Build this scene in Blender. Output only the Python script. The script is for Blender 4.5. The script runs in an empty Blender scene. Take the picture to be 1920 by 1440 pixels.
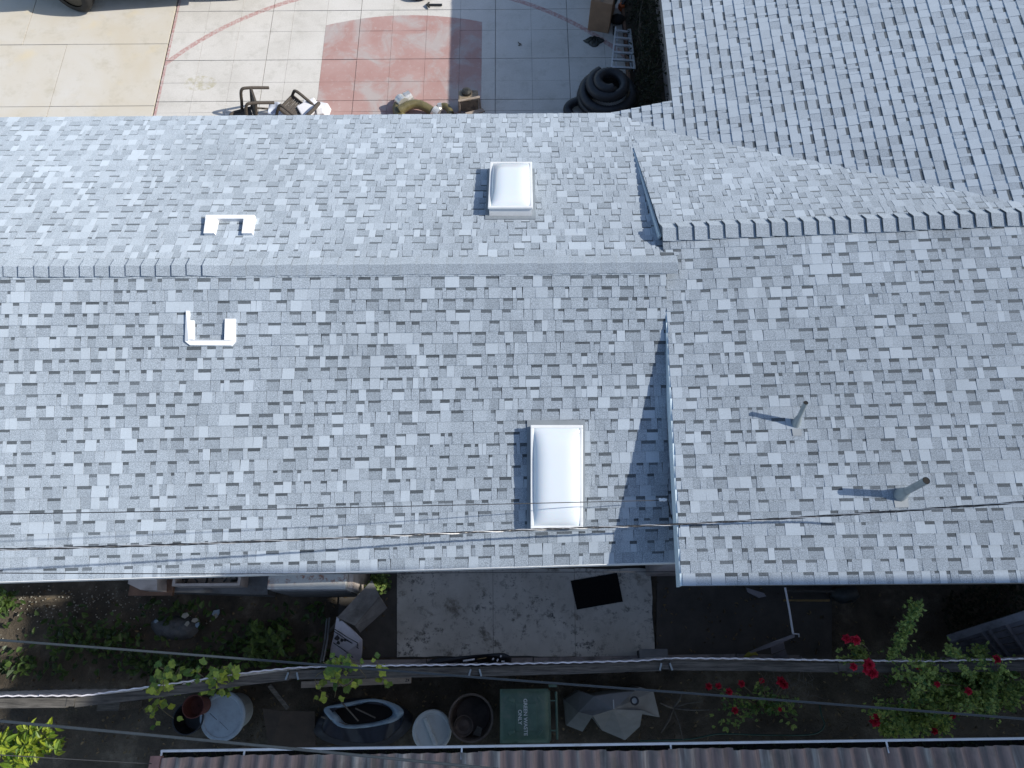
import bpy, math, random
from mathutils import Vector, Matrix, Euler
import numpy as np
sc = bpy.context.scene
RND = random.Random(11)
def rad(a): return math.radians(a)

# ------------------------------------------------------------------ camera, sky, sun, exposure
FPX, PITCH, ROLL, CAMH = 1332.0, rad(69), rad(0.4), 10.65
FW = Vector((0, math.cos(PITCH), -math.sin(PITCH)))
_U0 = Vector((0, math.sin(PITCH), math.cos(PITCH))); _R0 = Vector((1, 0, 0))
RT = _R0*math.cos(ROLL) - _U0*math.sin(ROLL)
UP = _U0*math.cos(ROLL) + _R0*math.sin(ROLL)
CAM = Vector((0, 0, CAMH))
cd = bpy.data.cameras.new('camera'); cam = bpy.data.objects.new('camera', cd)
sc.collection.objects.link(cam)
cd.sensor_width = 36.0; cd.lens = 36.0*FPX/1920.0; cd.clip_end = 2000; cd.clip_start = 0.05
cam.matrix_world = Matrix(((RT.x, UP.x, -FW.x, 0), (RT.y, UP.y, -FW.y, 0), (RT.z, UP.z, -FW.z, CAMH), (0, 0, 0, 1)))
sc.camera = cam
SUN_EL, SUN_AZ = 38.5, 0.3        # azimuth measured from east towards south
w = bpy.data.worlds.new('World'); sc.world = w; w.use_nodes = True
sky = w.node_tree.nodes.new('ShaderNodeTexSky'); sky.sky_type = 'NISHITA'; sky.sun_disc = False
sky.sun_elevation = rad(SUN_EL); sky.sun_rotation = rad(90+SUN_AZ)
bg = w.node_tree.nodes['Background']; bg.inputs[1].default_value = 0.132
w.node_tree.links.new(sky.outputs[0], bg.inputs[0])
ld = bpy.data.lights.new('sun', 'SUN'); ld.energy = 4.0; ld.angle = rad(0.53); ld.color = (1.0, 0.94, 0.85)
sun = bpy.data.objects.new('sun', ld); sc.collection.objects.link(sun)
SD = Vector((math.cos(rad(SUN_EL))*math.cos(rad(SUN_AZ)), -math.cos(rad(SUN_EL))*math.sin(rad(SUN_AZ)), math.sin(rad(SUN_EL))))
sun.rotation_euler = SD.to_track_quat('Z', 'Y').to_euler()
sun.location = (12, 0, 14)
sc.view_settings.view_transform = 'Standard'; sc.view_settings.look = 'None'
sc.view_settings.gamma = 1.0; sc.view_settings.use_curve_mapping = False
sc.view_settings.exposure = 0.48

# ------------------------------------------------------------------ helpers
def at(px, py, z=0.0):
    d = FW*FPX + RT*(px-960) + UP*(720-py)
    return CAM + d*((z-CAMH)/d.z)
def onsurf(px, py, zf):
    z = 3.0
    for _ in range(12):
        p = at(px, py, z); z = zf(p.x, p.y)
    return at(px, py, z)

class MB:
    def __init__(s): s.v = []; s.f = []; s.t = []; s.cur = 0.5
    def face(s, idx): s.f.append(tuple(idx)); s.t.append(s.cur)
    def poly(s, pts):
        n = len(s.v); s.v += [tuple(p) for p in pts]; s.face(range(n, n+len(pts)))
    def prism(s, top, bot, cap=True):
        n = len(s.v); k = len(top); s.v += [tuple(p) for p in top]+[tuple(p) for p in bot]
        s.face(range(n, n+k))
        for i in range(k):
            j = (i+1) % k; s.face((n+i, n+k+i, n+k+j, n+j))
        if cap: s.face([n+k+i for i in reversed(range(k))])
        return s
    def slab(s, top, th, d=(0, 0, -1)):
        d = Vector(d); return s.prism([Vector(p) for p in top], [Vector(p)+d*th for p in top])
    def box(s, c, size, rot=None):
        c = Vector(c); hx, hy, hz = size[0]/2, size[1]/2, size[2]/2
        R = rot if rot is not None else Matrix.Identity(3)
        T = [c+R @ Vector((x, y, hz)) for x, y in ((-hx, -hy), (hx, -hy), (hx, hy), (-hx, hy))]
        B = [c+R @ Vector((x, y, -hz)) for x, y in ((-hx, -hy), (hx, -hy), (hx, hy), (-hx, hy))]
        return s.prism(T, B)
    def bar(s, a, b, w_, h_, up=(0, 0, 1)):
        a = Vector(a); b = Vector(b); d = (b-a).normalized(); u = Vector(up)
        sx = d.cross(u).normalized(); u2 = sx.cross(d).normalized()
        o = [(-1, -1), (1, -1), (1, 1), (-1, 1)]
        A = [a+sx*w_/2*i+u2*h_/2*j for i, j in o]; B = [b+sx*w_/2*i+u2*h_/2*j for i, j in o]
        return s.prism(A, B)
    def tube(s, path, r, n=8, cap=True):
        P = [Vector(p) for p in path]; m = len(P); rs = r if isinstance(r, (list, tuple)) else [r]*m
        ref = None; base = len(s.v)
        for i in range(m):
            d = (P[min(i+1, m-1)]-P[max(i-1, 0)])
            d = d.normalized() if d.length > 1e-9 else Vector((0, 0, 1))
            if ref is None: ref = Vector((0, 0, 1)) if abs(d.z) < .9 else Vector((1, 0, 0))
            a = (ref-d*ref.dot(d)); a = a.normalized() if a.length > 1e-6 else d.orthogonal().normalized()
            b = d.cross(a); ref = a
            for k in range(n):
                t = 2*math.pi*k/n; s.v.append(tuple(P[i]+(a*math.cos(t)+b*math.sin(t))*rs[i]))
        for i in range(m-1):
            for k in range(n):
                k2 = (k+1) % n; s.face((base+i*n+k, base+i*n+k2, base+(i+1)*n+k2, base+(i+1)*n+k))
        if cap:
            s.face([base+k for k in reversed(range(n))]); s.face([base+(m-1)*n+k for k in range(n)])
        return s
    def lathe(s, c, prof, n=24, R=None, cap=(True, True), sx=1, sy=1):
        c = Vector(c); R = R if R is not None else Matrix.Identity(3); base = len(s.v)
        for r, z in prof:
            for k in range(n):
                t = 2*math.pi*k/n; s.v.append(tuple(c+R @ Vector((r*math.cos(t)*sx, r*math.sin(t)*sy, z))))
        for i in range(len(prof)-1):
            for k in range(n):
                k2 = (k+1) % n; s.face((base+i*n+k, base+i*n+k2, base+(i+1)*n+k2, base+(i+1)*n+k))
        if cap[0]: s.face([base+k for k in reversed(range(n))])
        if cap[1]: s.face([base+(len(prof)-1)*n+k for k in range(n)])
        return s
    def grid(s, fn, nu, nv, closeu=False):
        base = len(s.v)
        for j in range(nv+1):
            for i in range(nu+1): s.v.append(tuple(fn(i/nu, j/nv)))
        for j in range(nv):
            for i in range(nu):
                a = base+j*(nu+1)+i; s.face((a, a+1, a+nu+2, a+nu+1))
        return s
    def leaf(s, p, d, nrm, L, W, tone=None, fold=.25):
        if tone is not None: s.cur = tone
        p = Vector(p); d = Vector(d).normalized(); nrm = Vector(nrm)
        sd = d.cross(nrm)
        sd = sd.normalized() if sd.length > 1e-6 else d.orthogonal().normalized()
        n2 = sd.cross(d).normalized(); b = len(s.v)
        pts = [p, p+d*L*.38+sd*W*.5+n2*W*fold, p+d*L*.75+sd*W*.32+n2*W*fold*.6-n2*L*.04, p+d*L-n2*L*.16,
               p+d*L*.75-sd*W*.32+n2*W*fold*.6-n2*L*.04, p+d*L*.38-sd*W*.5+n2*W*fold]
        s.v += [tuple(q) for q in pts]
        s.face((b, b+1, b+2, b+3)); s.face((b, b+3, b+4, b+5))
    def mesh(s, name, off=(0, 0, 0), smooth=False):
        me = bpy.data.meshes.new(name); o = Vector(off)
        if o.length: vv = [(x-o.x, y-o.y, z-o.z) for x, y, z in s.v]
        else: vv = s.v
        me.from_pydata(vv, [], s.f)
        a = me.attributes.new('tone', 'FLOAT', 'FACE'); a.data.foreach_set('value', s.t)
        if smooth: me.shade_smooth()
        me.update(); return me

COL = sc.collection
def tag(o, label=None, cat=None, group=None, kind=None):
    if label: o['label'] = label
    if cat: o['category'] = cat
    if group: o['group'] = group
    if kind: o['kind'] = kind
    return o
def thing(name, label, cat, loc=(0, 0, 0), rot=(0, 0, 0), group=None):
    o = bpy.data.objects.new(name, None); COL.objects.link(o); o.empty_display_size = .2
    o.location = loc; o.rotation_euler = rot
    return tag(o, label, cat, group)
def rootloc(p):
    while p.parent: p = p.parent
    return Vector(p.location)
def part(name, mb, m, parent=None, local=False, smooth=False, label=None, kind=None, bevel=0):
    """mesh given in world coordinates (or the root's own when local)."""
    off = (0, 0, 0) if (local or parent is None) else rootloc(parent)
    o = bpy.data.objects.new(name, mb.mesh(name, off, smooth)); COL.objects.link(o)
    o.data.materials.append(m)
    if parent: o.parent = parent
    if label: o['label'] = label
    if kind: o['kind'] = kind
    if bevel:
        b = o.modifiers.new('bevel', 'BEVEL'); b.width = bevel; b.segments = 2; b.limit_method = 'ANGLE'
    return o
def solo(name, mb, m, label, cat, group=None, **k):
    return tag(part(name, mb, m, **k), label, cat, group)
def struct(name, mb, m, parent=None, **k):
    o = part(name, mb, m, parent, **k)
    if not parent: o['kind'] = 'structure'
    return o

# ------------------------------------------------------------------ materials
class NT:
    def __init__(s, name):
        s.m = bpy.data.materials.new(name); s.m.use_nodes = True; s.t = s.m.node_tree
        s.b = s.t.nodes['Principled BSDF']; s.coord = None
    def n(s, ty, **k):
        o = s.t.nodes.new(ty)
        for a, b in k.items(): setattr(o, a, b)
        return o
    def l(s, a, b): s.t.links.new(a, b)
    def pos(s):
        if not s.coord: s.coord = s.n('ShaderNodeNewGeometry').outputs['Position']
        return s.coord
    def noise(s, scale, detail=4, rough=.6, vec=None, dist=0):
        o = s.n('ShaderNodeTexNoise'); o.inputs['Scale'].default_value = scale; o.inputs['Detail'].default_value = detail
        o.inputs['Roughness'].default_value = rough; o.inputs['Distortion'].default_value = dist
        s.l(vec if vec is not None else s.pos(), o.inputs['Vector']); return o.outputs['Fac']
    def vor(s, scale, out='Distance', vec=None, feature='F1'):
        o = s.n('ShaderNodeTexVoronoi', feature=feature); o.inputs['Scale'].default_value = scale
        s.l(vec if vec is not None else s.pos(), o.inputs['Vector']); return o.outputs[out]
    def ramp(s, fac, stops, interp='LINEAR'):
        r = s.n('ShaderNodeValToRGB'); r.color_ramp.interpolation = interp
        e = r.color_ramp.elements
        while len(e) < len(stops): e.new(.5)
        for i, (p, c) in enumerate(stops):
            e[i].position = p; e[i].color = (c, c, c, 1) if isinstance(c, (int, float)) else (*c, 1)
        s.l(fac, r.inputs[0]); return r.outputs[0]
    def math(s, op, a, b=None, clamp=False):
        o = s.n('ShaderNodeMath', operation=op, use_clamp=clamp)
        for i, x in enumerate((a, b)):
            if x is None: continue
            if isinstance(x, (int, float)): o.inputs[i].default_value = x
            else: s.l(x, o.inputs[i])
        return o.outputs[0]
    def mix(s, fac, a, b, mode='MIX'):
        o = s.n('ShaderNodeMix', data_type='RGBA', blend_type=mode)
        for sock, x in ((o.inputs[0], fac), (o.inputs[6], a), (o.inputs[7], b)):
            if isinstance(x, (int, float)): sock.default_value = x if sock == o.inputs[0] else (x, x, x, 1)
            elif isinstance(x, tuple): sock.default_value = (*x, 1)
            else: s.l(x, sock)
        return o.outputs[2]
    def attr(s, name='tone'): return s.n('ShaderNodeAttribute', attribute_name=name).outputs['Fac']
    def col(s, c):
        if isinstance(c, tuple): s.b.inputs['Base Color'].default_value = (*c, 1)
        else: s.l(c, s.b.inputs['Base Color'])
    def bump(s, h, strength=.3, dist=.01):
        o = s.n('ShaderNodeBump'); o.inputs['Strength'].default_value = strength; o.inputs['Distance'].default_value = dist
        s.l(h, o.inputs['Height']); s.l(o.outputs[0], s.b.inputs['Normal'])
    def set(s, **k):
        for a, v in k.items(): s.b.inputs[a.replace('_', ' ')].default_value = v
        return s
    def xyz(s):
        o = s.n('ShaderNodeSeparateXYZ'); s.l(s.pos(), o.inputs[0]); return o.outputs

def simple(name, c, rough=.6, var=.25, scale=6, metal=0, dirt=None, dscale=3, dlo=.5, dhi=.7, bump=0, spec=.5, coat=0):
    """colour with two scales of variation, optional dirt patches and fine relief"""
    k = NT(name); n1 = k.noise(scale, 5, .65)
    lo = tuple(x*(1-var) for x in c); hi = tuple(min(1, x*(1+var)) for x in c)
    cc = k.ramp(n1, [(.3, lo), (.7, hi)])
    if dirt:
        f = k.ramp(k.noise(dscale, 7, .7), [(dlo, 0.), (dhi, 1.)]); cc = k.mix(f, cc, dirt)
    k.col(cc); k.set(Roughness=rough, Metallic=metal, Specular_IOR_Level=spec, Coat_Weight=coat)
    if bump: k.bump(k.noise(scale*8, 5, .7), bump, .01)
    return k.m

M = {}
def shingle_mat():
    k = NT('shingle_granules'); t = k.attr()
    c = k.ramp(t, [(0, (.048, .059, .071)), (.2, (.192, .227, .268)), (.5, (.260, .304, .356)), (.75, (.308, .357, .414)), (1, (.375, .432, .496))])
    gr = k.noise(125, 2, .75); sp = k.ramp(gr, [(.34, .45), (.5, 1.0), (.66, 1.6)])
    c2 = k.mix(1., c, sp, 'MULTIPLY')
    amt = k.ramp(t, [(0, .8), (.55, .85), (.9, .2)]); c = k.mix(amt, c, c2)
    big = k.ramp(k.noise(.55, 5, .6), [(.3, (.90, .90, .89)), (.7, (1.07, 1.07, 1.06))]); c = k.mix(1., c, big, 'MULTIPLY')
    k.col(c); k.set(Roughness=.95, Specular_IOR_Level=.25, Diffuse_Roughness=.6, Sheen_Weight=.46, Sheen_Roughness=.55, Sheen_Tint=(.82, .92, 1.0, 1.0))
    return k.m
M['shingle'] = shingle_mat()
M['deck'] = simple('roof_felt', (.10, .105, .11), .95)
M['cap'] = M['shingle']
M['white_paint'] = simple('white_painted_metal', (.62, .64, .65), .45, .08, 4, dirt=(.38, .38, .36), dlo=.58, dhi=.8)
M['rake'] = simple('rake_paint', (.50, .60, .66), .5, .1, 5)
M['stucco'] = simple('stucco', (.50, .44, .41), .9, .12, 3, bump=.3, dirt=(.3, .26, .23))
M['galv'] = simple('grey_flashing', (.23, .27, .29), .5, .15, 8, metal=.25)
M['black'] = simple('black_rubber', (.012, .013, .014), .75, .3, 20)
M['inside'] = simple('pipe_bore', (.006, .006, .006), .9, .1)
M['blackplastic'] = simple('black_plastic', (.012, .014, .017), .45, .3, 12)
M['alu'] = simple('aluminium', (.62, .65, .68), .35, .1, 15, metal=.85)
M['cable'] = simple('cable_sheath', (.022, .030, .038), .55, .2, 30)
M['cabledark'] = simple('black_cable', (.012, .014, .018), .6, .2, 30)
M['bare'] = simple('bare_strand', (.5, .5, .5), .4, .2, 40, metal=.6)
M['soil'] = None

def acrylic():
    k = NT('skylight_acrylic'); k.col((.60, .65, .69))
    k.set(Roughness=.12, Specular_IOR_Level=.6, Coat_Weight=.5, Coat_Roughness=.05, Subsurface_Weight=.1, Subsurface_Scale=.05)
    k.bump(k.noise(3, 2), .05, .02); return k.m
M['acrylic'] = acrylic()

def court_mat():
    k = NT('court_concrete'); X, Y, Z = k.xyz()
    base = k.ramp(k.noise(1.1, 7, .62), [(.25, (.45, .435, .40)), (.5, (.53, .515, .48)), (.75, (.575, .56, .53))])
    stain = k.ramp(k.noise(3.2, 9, .75), [(.52, 0.), (.70, .6)]); base = k.mix(stain, base, (.36, .35, .31))
    fine = k.ramp(k.noise(42, 4, .7), [(.3, .9), (.7, 1.06)]); base = k.mix(1., base, fine, 'MULTIPLY')
    rust = k.math('LESS_THAN', k.math('ADD', k.math('POWER', k.math('SUBTRACT', X, -5.95), 2), k.math('MULTIPLY', k.math('POWER', k.math('SUBTRACT', Y, 10.32), 2), 3)), .1)
    rs = k.math('MULTIPLY', rust, k.ramp(k.noise(9, 6, .7), [(.45, 0.), (.6, .6)])); base = k.mix(rs, base, (.33, .30, .17))
    # painted key: two straight sides and a curved top
    wob = k.math('MULTIPLY', k.math('SUBTRACT', k.noise(14, 4), .5), .02)
    inx = k.math('MULTIPLY', k.math('GREATER_THAN', k.math('ADD', X, wob), -3.66), k.math('LESS_THAN', k.math('ADD', X, wob), -.546))
    dx = k.math('SUBTRACT', X, -2.0); arc = k.math('SUBTRACT', 12.03, k.math('MULTIPLY', k.math('MULTIPLY', dx, dx), .092))
    key = k.math('MULTIPLY', inx, k.math('LESS_THAN', k.math('ADD', Y, wob), arc))
    kc = k.ramp(k.noise(1.6, 6, .6), [(.35, (.34, .205, .185)), (.65, (.38, .255, .235))])
    wear = k.ramp(k.noise(1.35, 7, .62, dist=.6), [(.47, 0.), (.60, .8)]); kc = k.mix(wear, kc, (.37, .345, .335)); w2 = k.ramp(k.noise(11, 6, .7), [(.55, 0.), (.7, .4)]); kc = k.mix(w2, kc, (.45, .42, .40))
    # three point arc and side line
    ax = k.math('SUBTRACT', X, -2.17); ay = k.math('SUBTRACT', Y, 6.9)
    rr = k.math('SQRT', k.math('ADD', k.math('MULTIPLY', k.math('MULTIPLY', ax, ax), 1.0), k.math('MULTIPLY', k.math('MULTIPLY', ay, ay), 1.0)))
    ring = k.math('LESS_THAN', k.math('ABSOLUTE', k.math('SUBTRACT', k.math('ADD', rr, wob), 5.98)), .05)
    side = k.math('LESS_THAN', k.math('ABSOLUTE', k.math('ADD', k.math('ADD', X, wob), 6.715)), .055)
    ln = k.math('MAXIMUM', ring, side); lw = k.ramp(k.noise(18, 5, .7), [(.38, .25), (.55, .95)])
    c = k.mix(key, base, kc); c = k.mix(k.math('MULTIPLY', ln, lw), c, (.39, .235, .22))
    k.col(c); k.set(Roughness=.85); k.bump(k.noise(90, 4), .12, .004); return k.m
M['court'] = court_mat()
def drive_mat():
    k = NT('driveway_concrete')
    c = k.ramp(k.noise(.75, 7, .6, dist=.4), [(.3, (.49, .445, .355)), (.5, (.51, .48, .415)), (.7, (.53, .515, .475))])
    s = k.ramp(k.noise(2.2, 9, .75), [(.52, 0.), (.72, .65)]); c = k.mix(s, c, (.38, .35, .27))
    s2 = k.ramp(k.noise(1.3, 4, .5), [(.6, 0.), (.7, .5)]); c = k.mix(s2, c, (.56, .48, .32))
    k.col(c); k.set(Roughness=.85); k.bump(k.noise(70, 4), .12, .004); return k.m
M['drive'] = drive_mat()
def slab_mat():
    k = NT('stained_concrete')
    c = k.ramp(k.noise(1.8, 7, .6), [(.3, (.50, .485, .44)), (.7, (.68, .665, .61))])
    msk = k.ramp(k.noise(1.5, 4, .6), [(.38, 0.), (.56, 1.)]); b = k.math('MULTIPLY', msk, k.ramp(k.noise(10, 9, .78), [(.52, 0.), (.60, .9)])); c = k.mix(b, c, (.06, .06, .058)); b3 = k.ramp(k.noise(1.1, 5, .6), [(.45, 0.), (.6, .5)]); c = k.mix(b3, c, (.43, .41, .36))
    b2 = k.ramp(k.noise(2.6, 8, .72), [(.55, 0.), (.66, .85)]); c = k.mix(b2, c, (.16, .14, .11))
    k.col(c); k.set(Roughness=.85); k.bump(k.noise(60, 4), .2, .005); return k.m
M['slab'] = slab_mat()
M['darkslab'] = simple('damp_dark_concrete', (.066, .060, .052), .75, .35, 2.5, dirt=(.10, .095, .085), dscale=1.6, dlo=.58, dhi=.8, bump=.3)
def soil_mat():
    k = NT('soil'); c = k.ramp(k.noise(2.2, 8, .7), [(.3, (.035, .028, .020)), (.55, (.095, .078, .056)), (.75, (.22, .185, .135))])
    p = k.ramp(k.vor(26), [(.0, 1.), (.14, .0)]); g = k.ramp(k.noise(3, 4), [(.5, 0.), (.62, .6)])
    c = k.mix(k.math('MULTIPLY', p, g), c, (.42, .40, .34)); k.col(c); k.set(Roughness=.95)
    k.bump(k.noise(30, 7, .7), .8, .03); return k.m
M['soil'] = soil_mat()
M['kerb'] = simple('kerb_concrete', (.27, .24, .23), .9, .2, 5, dirt=(.12, .11, .10), bump=.2)
def wood_mat(name, a, b, sx=(2, 30, 30)):
    k = NT(name); mp = k.n('ShaderNodeMapping'); mp.inputs['Scale'].default_value = sx
    k.l(k.pos(), mp.inputs[0]); g = k.noise(1.4, 8, .7, mp.outputs[0], .5); c = k.ramp(g, [(.32, a), (.62, b)])
    s = k.ramp(k.noise(2, 5), [(.5, 0.), (.75, .6)]); c = k.mix(s, c, tuple(x*.5 for x in a))
    k.col(c); k.set(Roughness=.9); k.bump(g, .5, .006); return k.m
M['oldwood'] = wood_mat('weathered_wood', (.022, .020, .018), (.125, .118, .105))
M['lath'] = wood_mat('lath_wood', (.24, .19, .15), (.36, .31, .26))
M['sheet'] = simple('corrugated_fence_sheet', (.66, .64, .66), .55, .15, 4, dirt=(.3, .28, .28))
M['rusty'] = None
def rusty():
    k = NT('rusty_white_enamel'); c = k.ramp(k.noise(2.5, 6), [(.3, (.50, .52, .50)), (.7, (.66, .66, .62))])
    X, Y, Z = k.xyz()
    near = k.ramp(k.math('ABSOLUTE', k.math('SUBTRACT', Y, .97)), [(.02, 1.), (.10, 0.)])
    side = k.ramp(k.math('SUBTRACT', X, at(500, 1105, 1.2).x), [(.0, 1.), (.11, 0.)])
    r = k.ramp(k.noise(9, 8, .75), [(.52, 0.), (.60, 1.)])
    f = k.math('MULTIPLY', r, k.math('MAXIMUM', k.math('MULTIPLY', near, .9), side)); f = k.math('ADD', f, k.math('MULTIPLY', side, k.ramp(k.noise(5, 5), [(.42, 0.), (.55, .8)])), True)
    k.col(k.mix(f, c, (.30, .10, .035))); k.set(Roughness=.5); return k.m
M['rusty'] = rusty()
M['cream'] = simple('cream_paint', (.58, .52, .47), .7, .12, 5, dirt=(.36, .30, .26))
M['brownwood'] = simple('brown_board', (.20, .12, .08), .8, .3, 6, bump=.2)
M['greyboard'] = simple('grey_board', (.17, .175, .175), .8, .2, 5, dirt=(.09, .09, .085), bump=.2)
M['whiteboard'] = simple('white_panel', (.66, .63, .66), .6, .08, 5, dirt=(.45, .42, .43), dlo=.6, dhi=.8)
M['line'] = simple('dark_crack', (.03, .03, .03), .9, .2)
M['lilac'] = simple('grey_lilac_board', (.30, .29, .32), .8, .15, 6, dirt=(.16, .15, .16), bump=.15)
M['mat'] = simple('black_mat', (.006, .0065, .008), .9, .3, 30, spec=.2)
M['ochre'] = simple('ochre_timber', (.22, .15, .06), .8, .3, 10)
M['shed'] = simple('grey_blue_boards', (.19, .195, .22), .75, .15, 4, dirt=(.08, .08, .09), bump=.1)
M['binlid'] = simple('green_bin_plastic', (.065, .125, .095), .5, .15, 7, dirt=(.11, .15, .125), dscale=6)
M['text'] = simple('white_print', (.52, .58, .58), .7, .1, 40)
M['bucket'] = simple('white_plastic', (.42, .46, .47), .5, .1, 6, dirt=(.26, .27, .26))
M['lidblue'] = simple('pale_blue_lid', (.30, .37, .43), .5, .1, 6, dirt=(.2, .24, .27))
M['terra'] = simple('red_clay', (.09, .028, .024), .8, .3, 8)
M['barrel'] = simple('brown_barrel', (.10, .078, .066), .7, .3, 8, dirt=(.045, .035, .03))
M['card'] = simple('brown_cardboard', (.33, .215, .135), .85, .15, 5)
M['darkcard'] = simple('soaked_brown_board', (.035, .024, .018), .85, .4, 6)
M['tarp'] = simple('grey_tarpaulin', (.17, .18, .19), .6, .15, 5, bump=.2)
M['sack'] = simple('dark_sack', (.018, .022, .032), .6, .3, 8)
M['lining'] = simple('pale_blue_lining', (.22, .30, .37), .6, .2, 9)
M['green_hose'] = simple('green_hose', (.02, .06, .045), .6, .2, 20)
M['coil'] = simple('black_corrugated_hose', (.022, .025, .03), .5, .2, 20)
M['olive'] = simple('olive_duct', (.105, .09, .035), .35, .35, 9, dirt=(.18, .16, .08), spec=.7)
M['silver'] = simple('silver_coupling', (.60, .60, .58), .3, .2, 20, metal=.6)
M['wicker'] = simple('dark_brown_wicker', (.060, .050, .040), .7, .3, 30)
M['paper'] = simple('white_wrap', (.68, .69, .72), .7, .08, 8)
M['machine'] = simple('tan_machine', (.25, .20, .14), .7, .3, 14, dirt=(.07, .06, .05), dscale=9)
M['carpaint'] = simple('black_car_paint', (.01, .011, .012), .2, .2, 3, coat=.8)
M['glass'] = simple('dark_glass', (.02, .025, .03), .05, .1, 2)
M['rimdark'] = simple('dark_rim', (.05, .048, .04), .4, .3, 20, metal=.5)
M['olivetrim'] = simple('olive_trim', (.19, .18, .11), .5, .2, 10)
M['orange'] = simple('orange_plastic', (.55, .11, .02), .5, .2, 20)
M['foil'] = simple('dark_wrap', (.035, .042, .042), .5, .4, 16)
M['stem'] = simple('stem_bark', (.12, .10, .055), .85, .3, 20)
M['deadstem'] = simple('dead_branches', (.11, .10, .085), .9, .3, 20)
def patio_mat():
    k = NT('patio_sheet'); X, Y, Z = k.xyz()
    mp = k.n('ShaderNodeMapping'); mp.inputs['Scale'].default_value = (9, .6, 1); k.l(k.pos(), mp.inputs[0])
    g = k.noise(1., 6, .6, mp.outputs[0]); c = k.ramp(g, [(.32, (.13, .105, .09)), (.46, (.31, .215, .18)), (.55, (.21, .17, .145)), (.68, (.42, .375, .32))])
    d = k.ramp(k.noise(2.2, 8, .7), [(.5, 0.), (.7, .7)]); c = k.mix(d, c, (.10, .095, .07))
    k.col(c); k.set(Roughness=.75); k.bump(k.noise(40, 5), .2, .004); return k.m
M['patio'] = patio_mat()
def leafmat(name, a, b, trans=.35, rough=.45):
    k = NT(name); t = k.attr(); c = k.mix(t, a, b); n = k.ramp(k.noise(35, 3), [(.3, .75), (.7, 1.2)]); c = k.mix(1., c, n, 'MULTIPLY')
    k.col(c); k.set(Roughness=rough, Specular_IOR_Level=.4)
    tr = k.n('ShaderNodeBsdfTranslucent'); k.l(c, tr.inputs[0]); mx = k.n('ShaderNodeMixShader'); mx.inputs[0].default_value = trans
    k.l(k.b.outputs[0], mx.inputs[1]); k.l(tr.outputs[0], mx.inputs[2]); k.l(mx.outputs[0], k.t.nodes['Material Output'].inputs[0]); return k.m
M['bright'] = leafmat('bright_leaf', (.07, .16, .02), (.33, .40, .035))
M['ivy'] = leafmat('ivy_leaf', (.08, .17, .04), (.42, .50, .07))
M['rose'] = leafmat('rose_leaf', (.075, .17, .055), (.44, .54, .15))
M['cover'] = leafmat('ground_leaf', (.03, .06, .02), (.13, .21, .05))
M['hedge'] = leafmat('dark_hedge_leaf', (.018, .026, .014), (.05, .06, .03))
M['petal'] = leafmat('red_petal', (.42, .015, .04), (.70, .04, .09), .3)
M['litter'] = simple('pale_litter', (.34, .33, .28), .8, .3, 30)

M['joint'] = simple('joint_grime', (.26, .25, .23), .95, .3, 9)
# ------------------------------------------------------------------ ground, court, driveway
g = MB(); g.poly([(-600, -600, -.09), (600, -600, -.09), (600, 600, -.09), (-600, 600, -.09)])
struct('ground', g, M['soil'])
def yard_z(x, y): return -.005+.035*(math.sin(x*2.1+y*3)*math.cos(y*2.7-x*1.3))*.5+.012*math.sin(x*9+y*7)*math.sin(y*11-x*5)-.02
g = MB(); g.grid(lambda u, v: (-12+24*u, -5+6.6*v, yard_z(-12+24*u, -5+6.6*v)), 140, 50)
struct('yard_soil', g, M['soil'], smooth=True)

g = MB(); g.slab([(-6.72, 6.5, -.018), (12, 6.5, -.018), (12, 24, -.018), (-6.72, 24, -.018)], .04)
court = struct('court_bed', g, M['joint'])
xl = [-6.71, -6.05, -5.38, -4.75, -4.33, -3.66, -2.98, -2.33, -1.65, -.98, -.28, .43, 1.15, 1.86, 2.24]
yl = [6.6, 7.3, 8.0, 8.7, 9.2, 9.607, 9.874, 10.328, 10.887, 11.617, 12.17, 12.9, 13.6, 14.4, 15.2]
wide_x = {-4.75, -2.98, -.28, 1.15}; wide_y = {9.874, 10.887, 12.17}
for i in range(len(xl)-1):
    for j in range(len(yl)-1):
        a = .006 if xl[i] in wide_x else .0022; b = .006 if xl[i+1] in wide_x else .0022
        c = .006 if yl[j] in wide_y else .002; d = .006 if yl[j+1] in wide_y else .002
        z = RND.uniform(-.002, .002); e = RND.uniform(-.0015, .0015); m = MB()
        x0, x1, y0, y1 = xl[i]+a, xl[i+1]-b, yl[j]+c, yl[j+1]-d
        m.slab([(x0, y0, z), (x1, y0, z+e), (x1, y1, z-e), (x0, y1, z)], .035)
        part('concrete_panel', m, M['court'], court)
g = MB(); g.slab([(-22, 6.5, -.045), (-6.725, 6.5, -.045), (-6.725, 24, -.045), (-22, 24, -.045)], .03)
drive = struct('driveway_bed', g, M['darkslab'])
dy = [6.6, 9.78, 11.32, 14.8, 18, 23]; dxs = [-21.5, -17, -13, -8.72, -6.735]
dxs2 = [-21.5, -17, -13, -9.6, -6.735]
for j in range(len(dy)-1):
    X = dxs if j < 2 else dxs2
    for i in range(len(X)-1):
        m = MB(); z = RND.uniform(-.003, .003); sl = .12 if j < 2 and i in (2, 3) else 0
        l0 = X[i]+.006; l1 = X[i+1]-.006
        a0 = -sl if i == 3 and j < 2 else 0
        m.slab([(l0, dy[j]+.005, z), (l1, dy[j]+.005, z), (l1, dy[j+1]-.005, z), (l0, dy[j+1]-.005, z)], .04)
        part('driveway_panel', m, M['drive'], drive)

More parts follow.
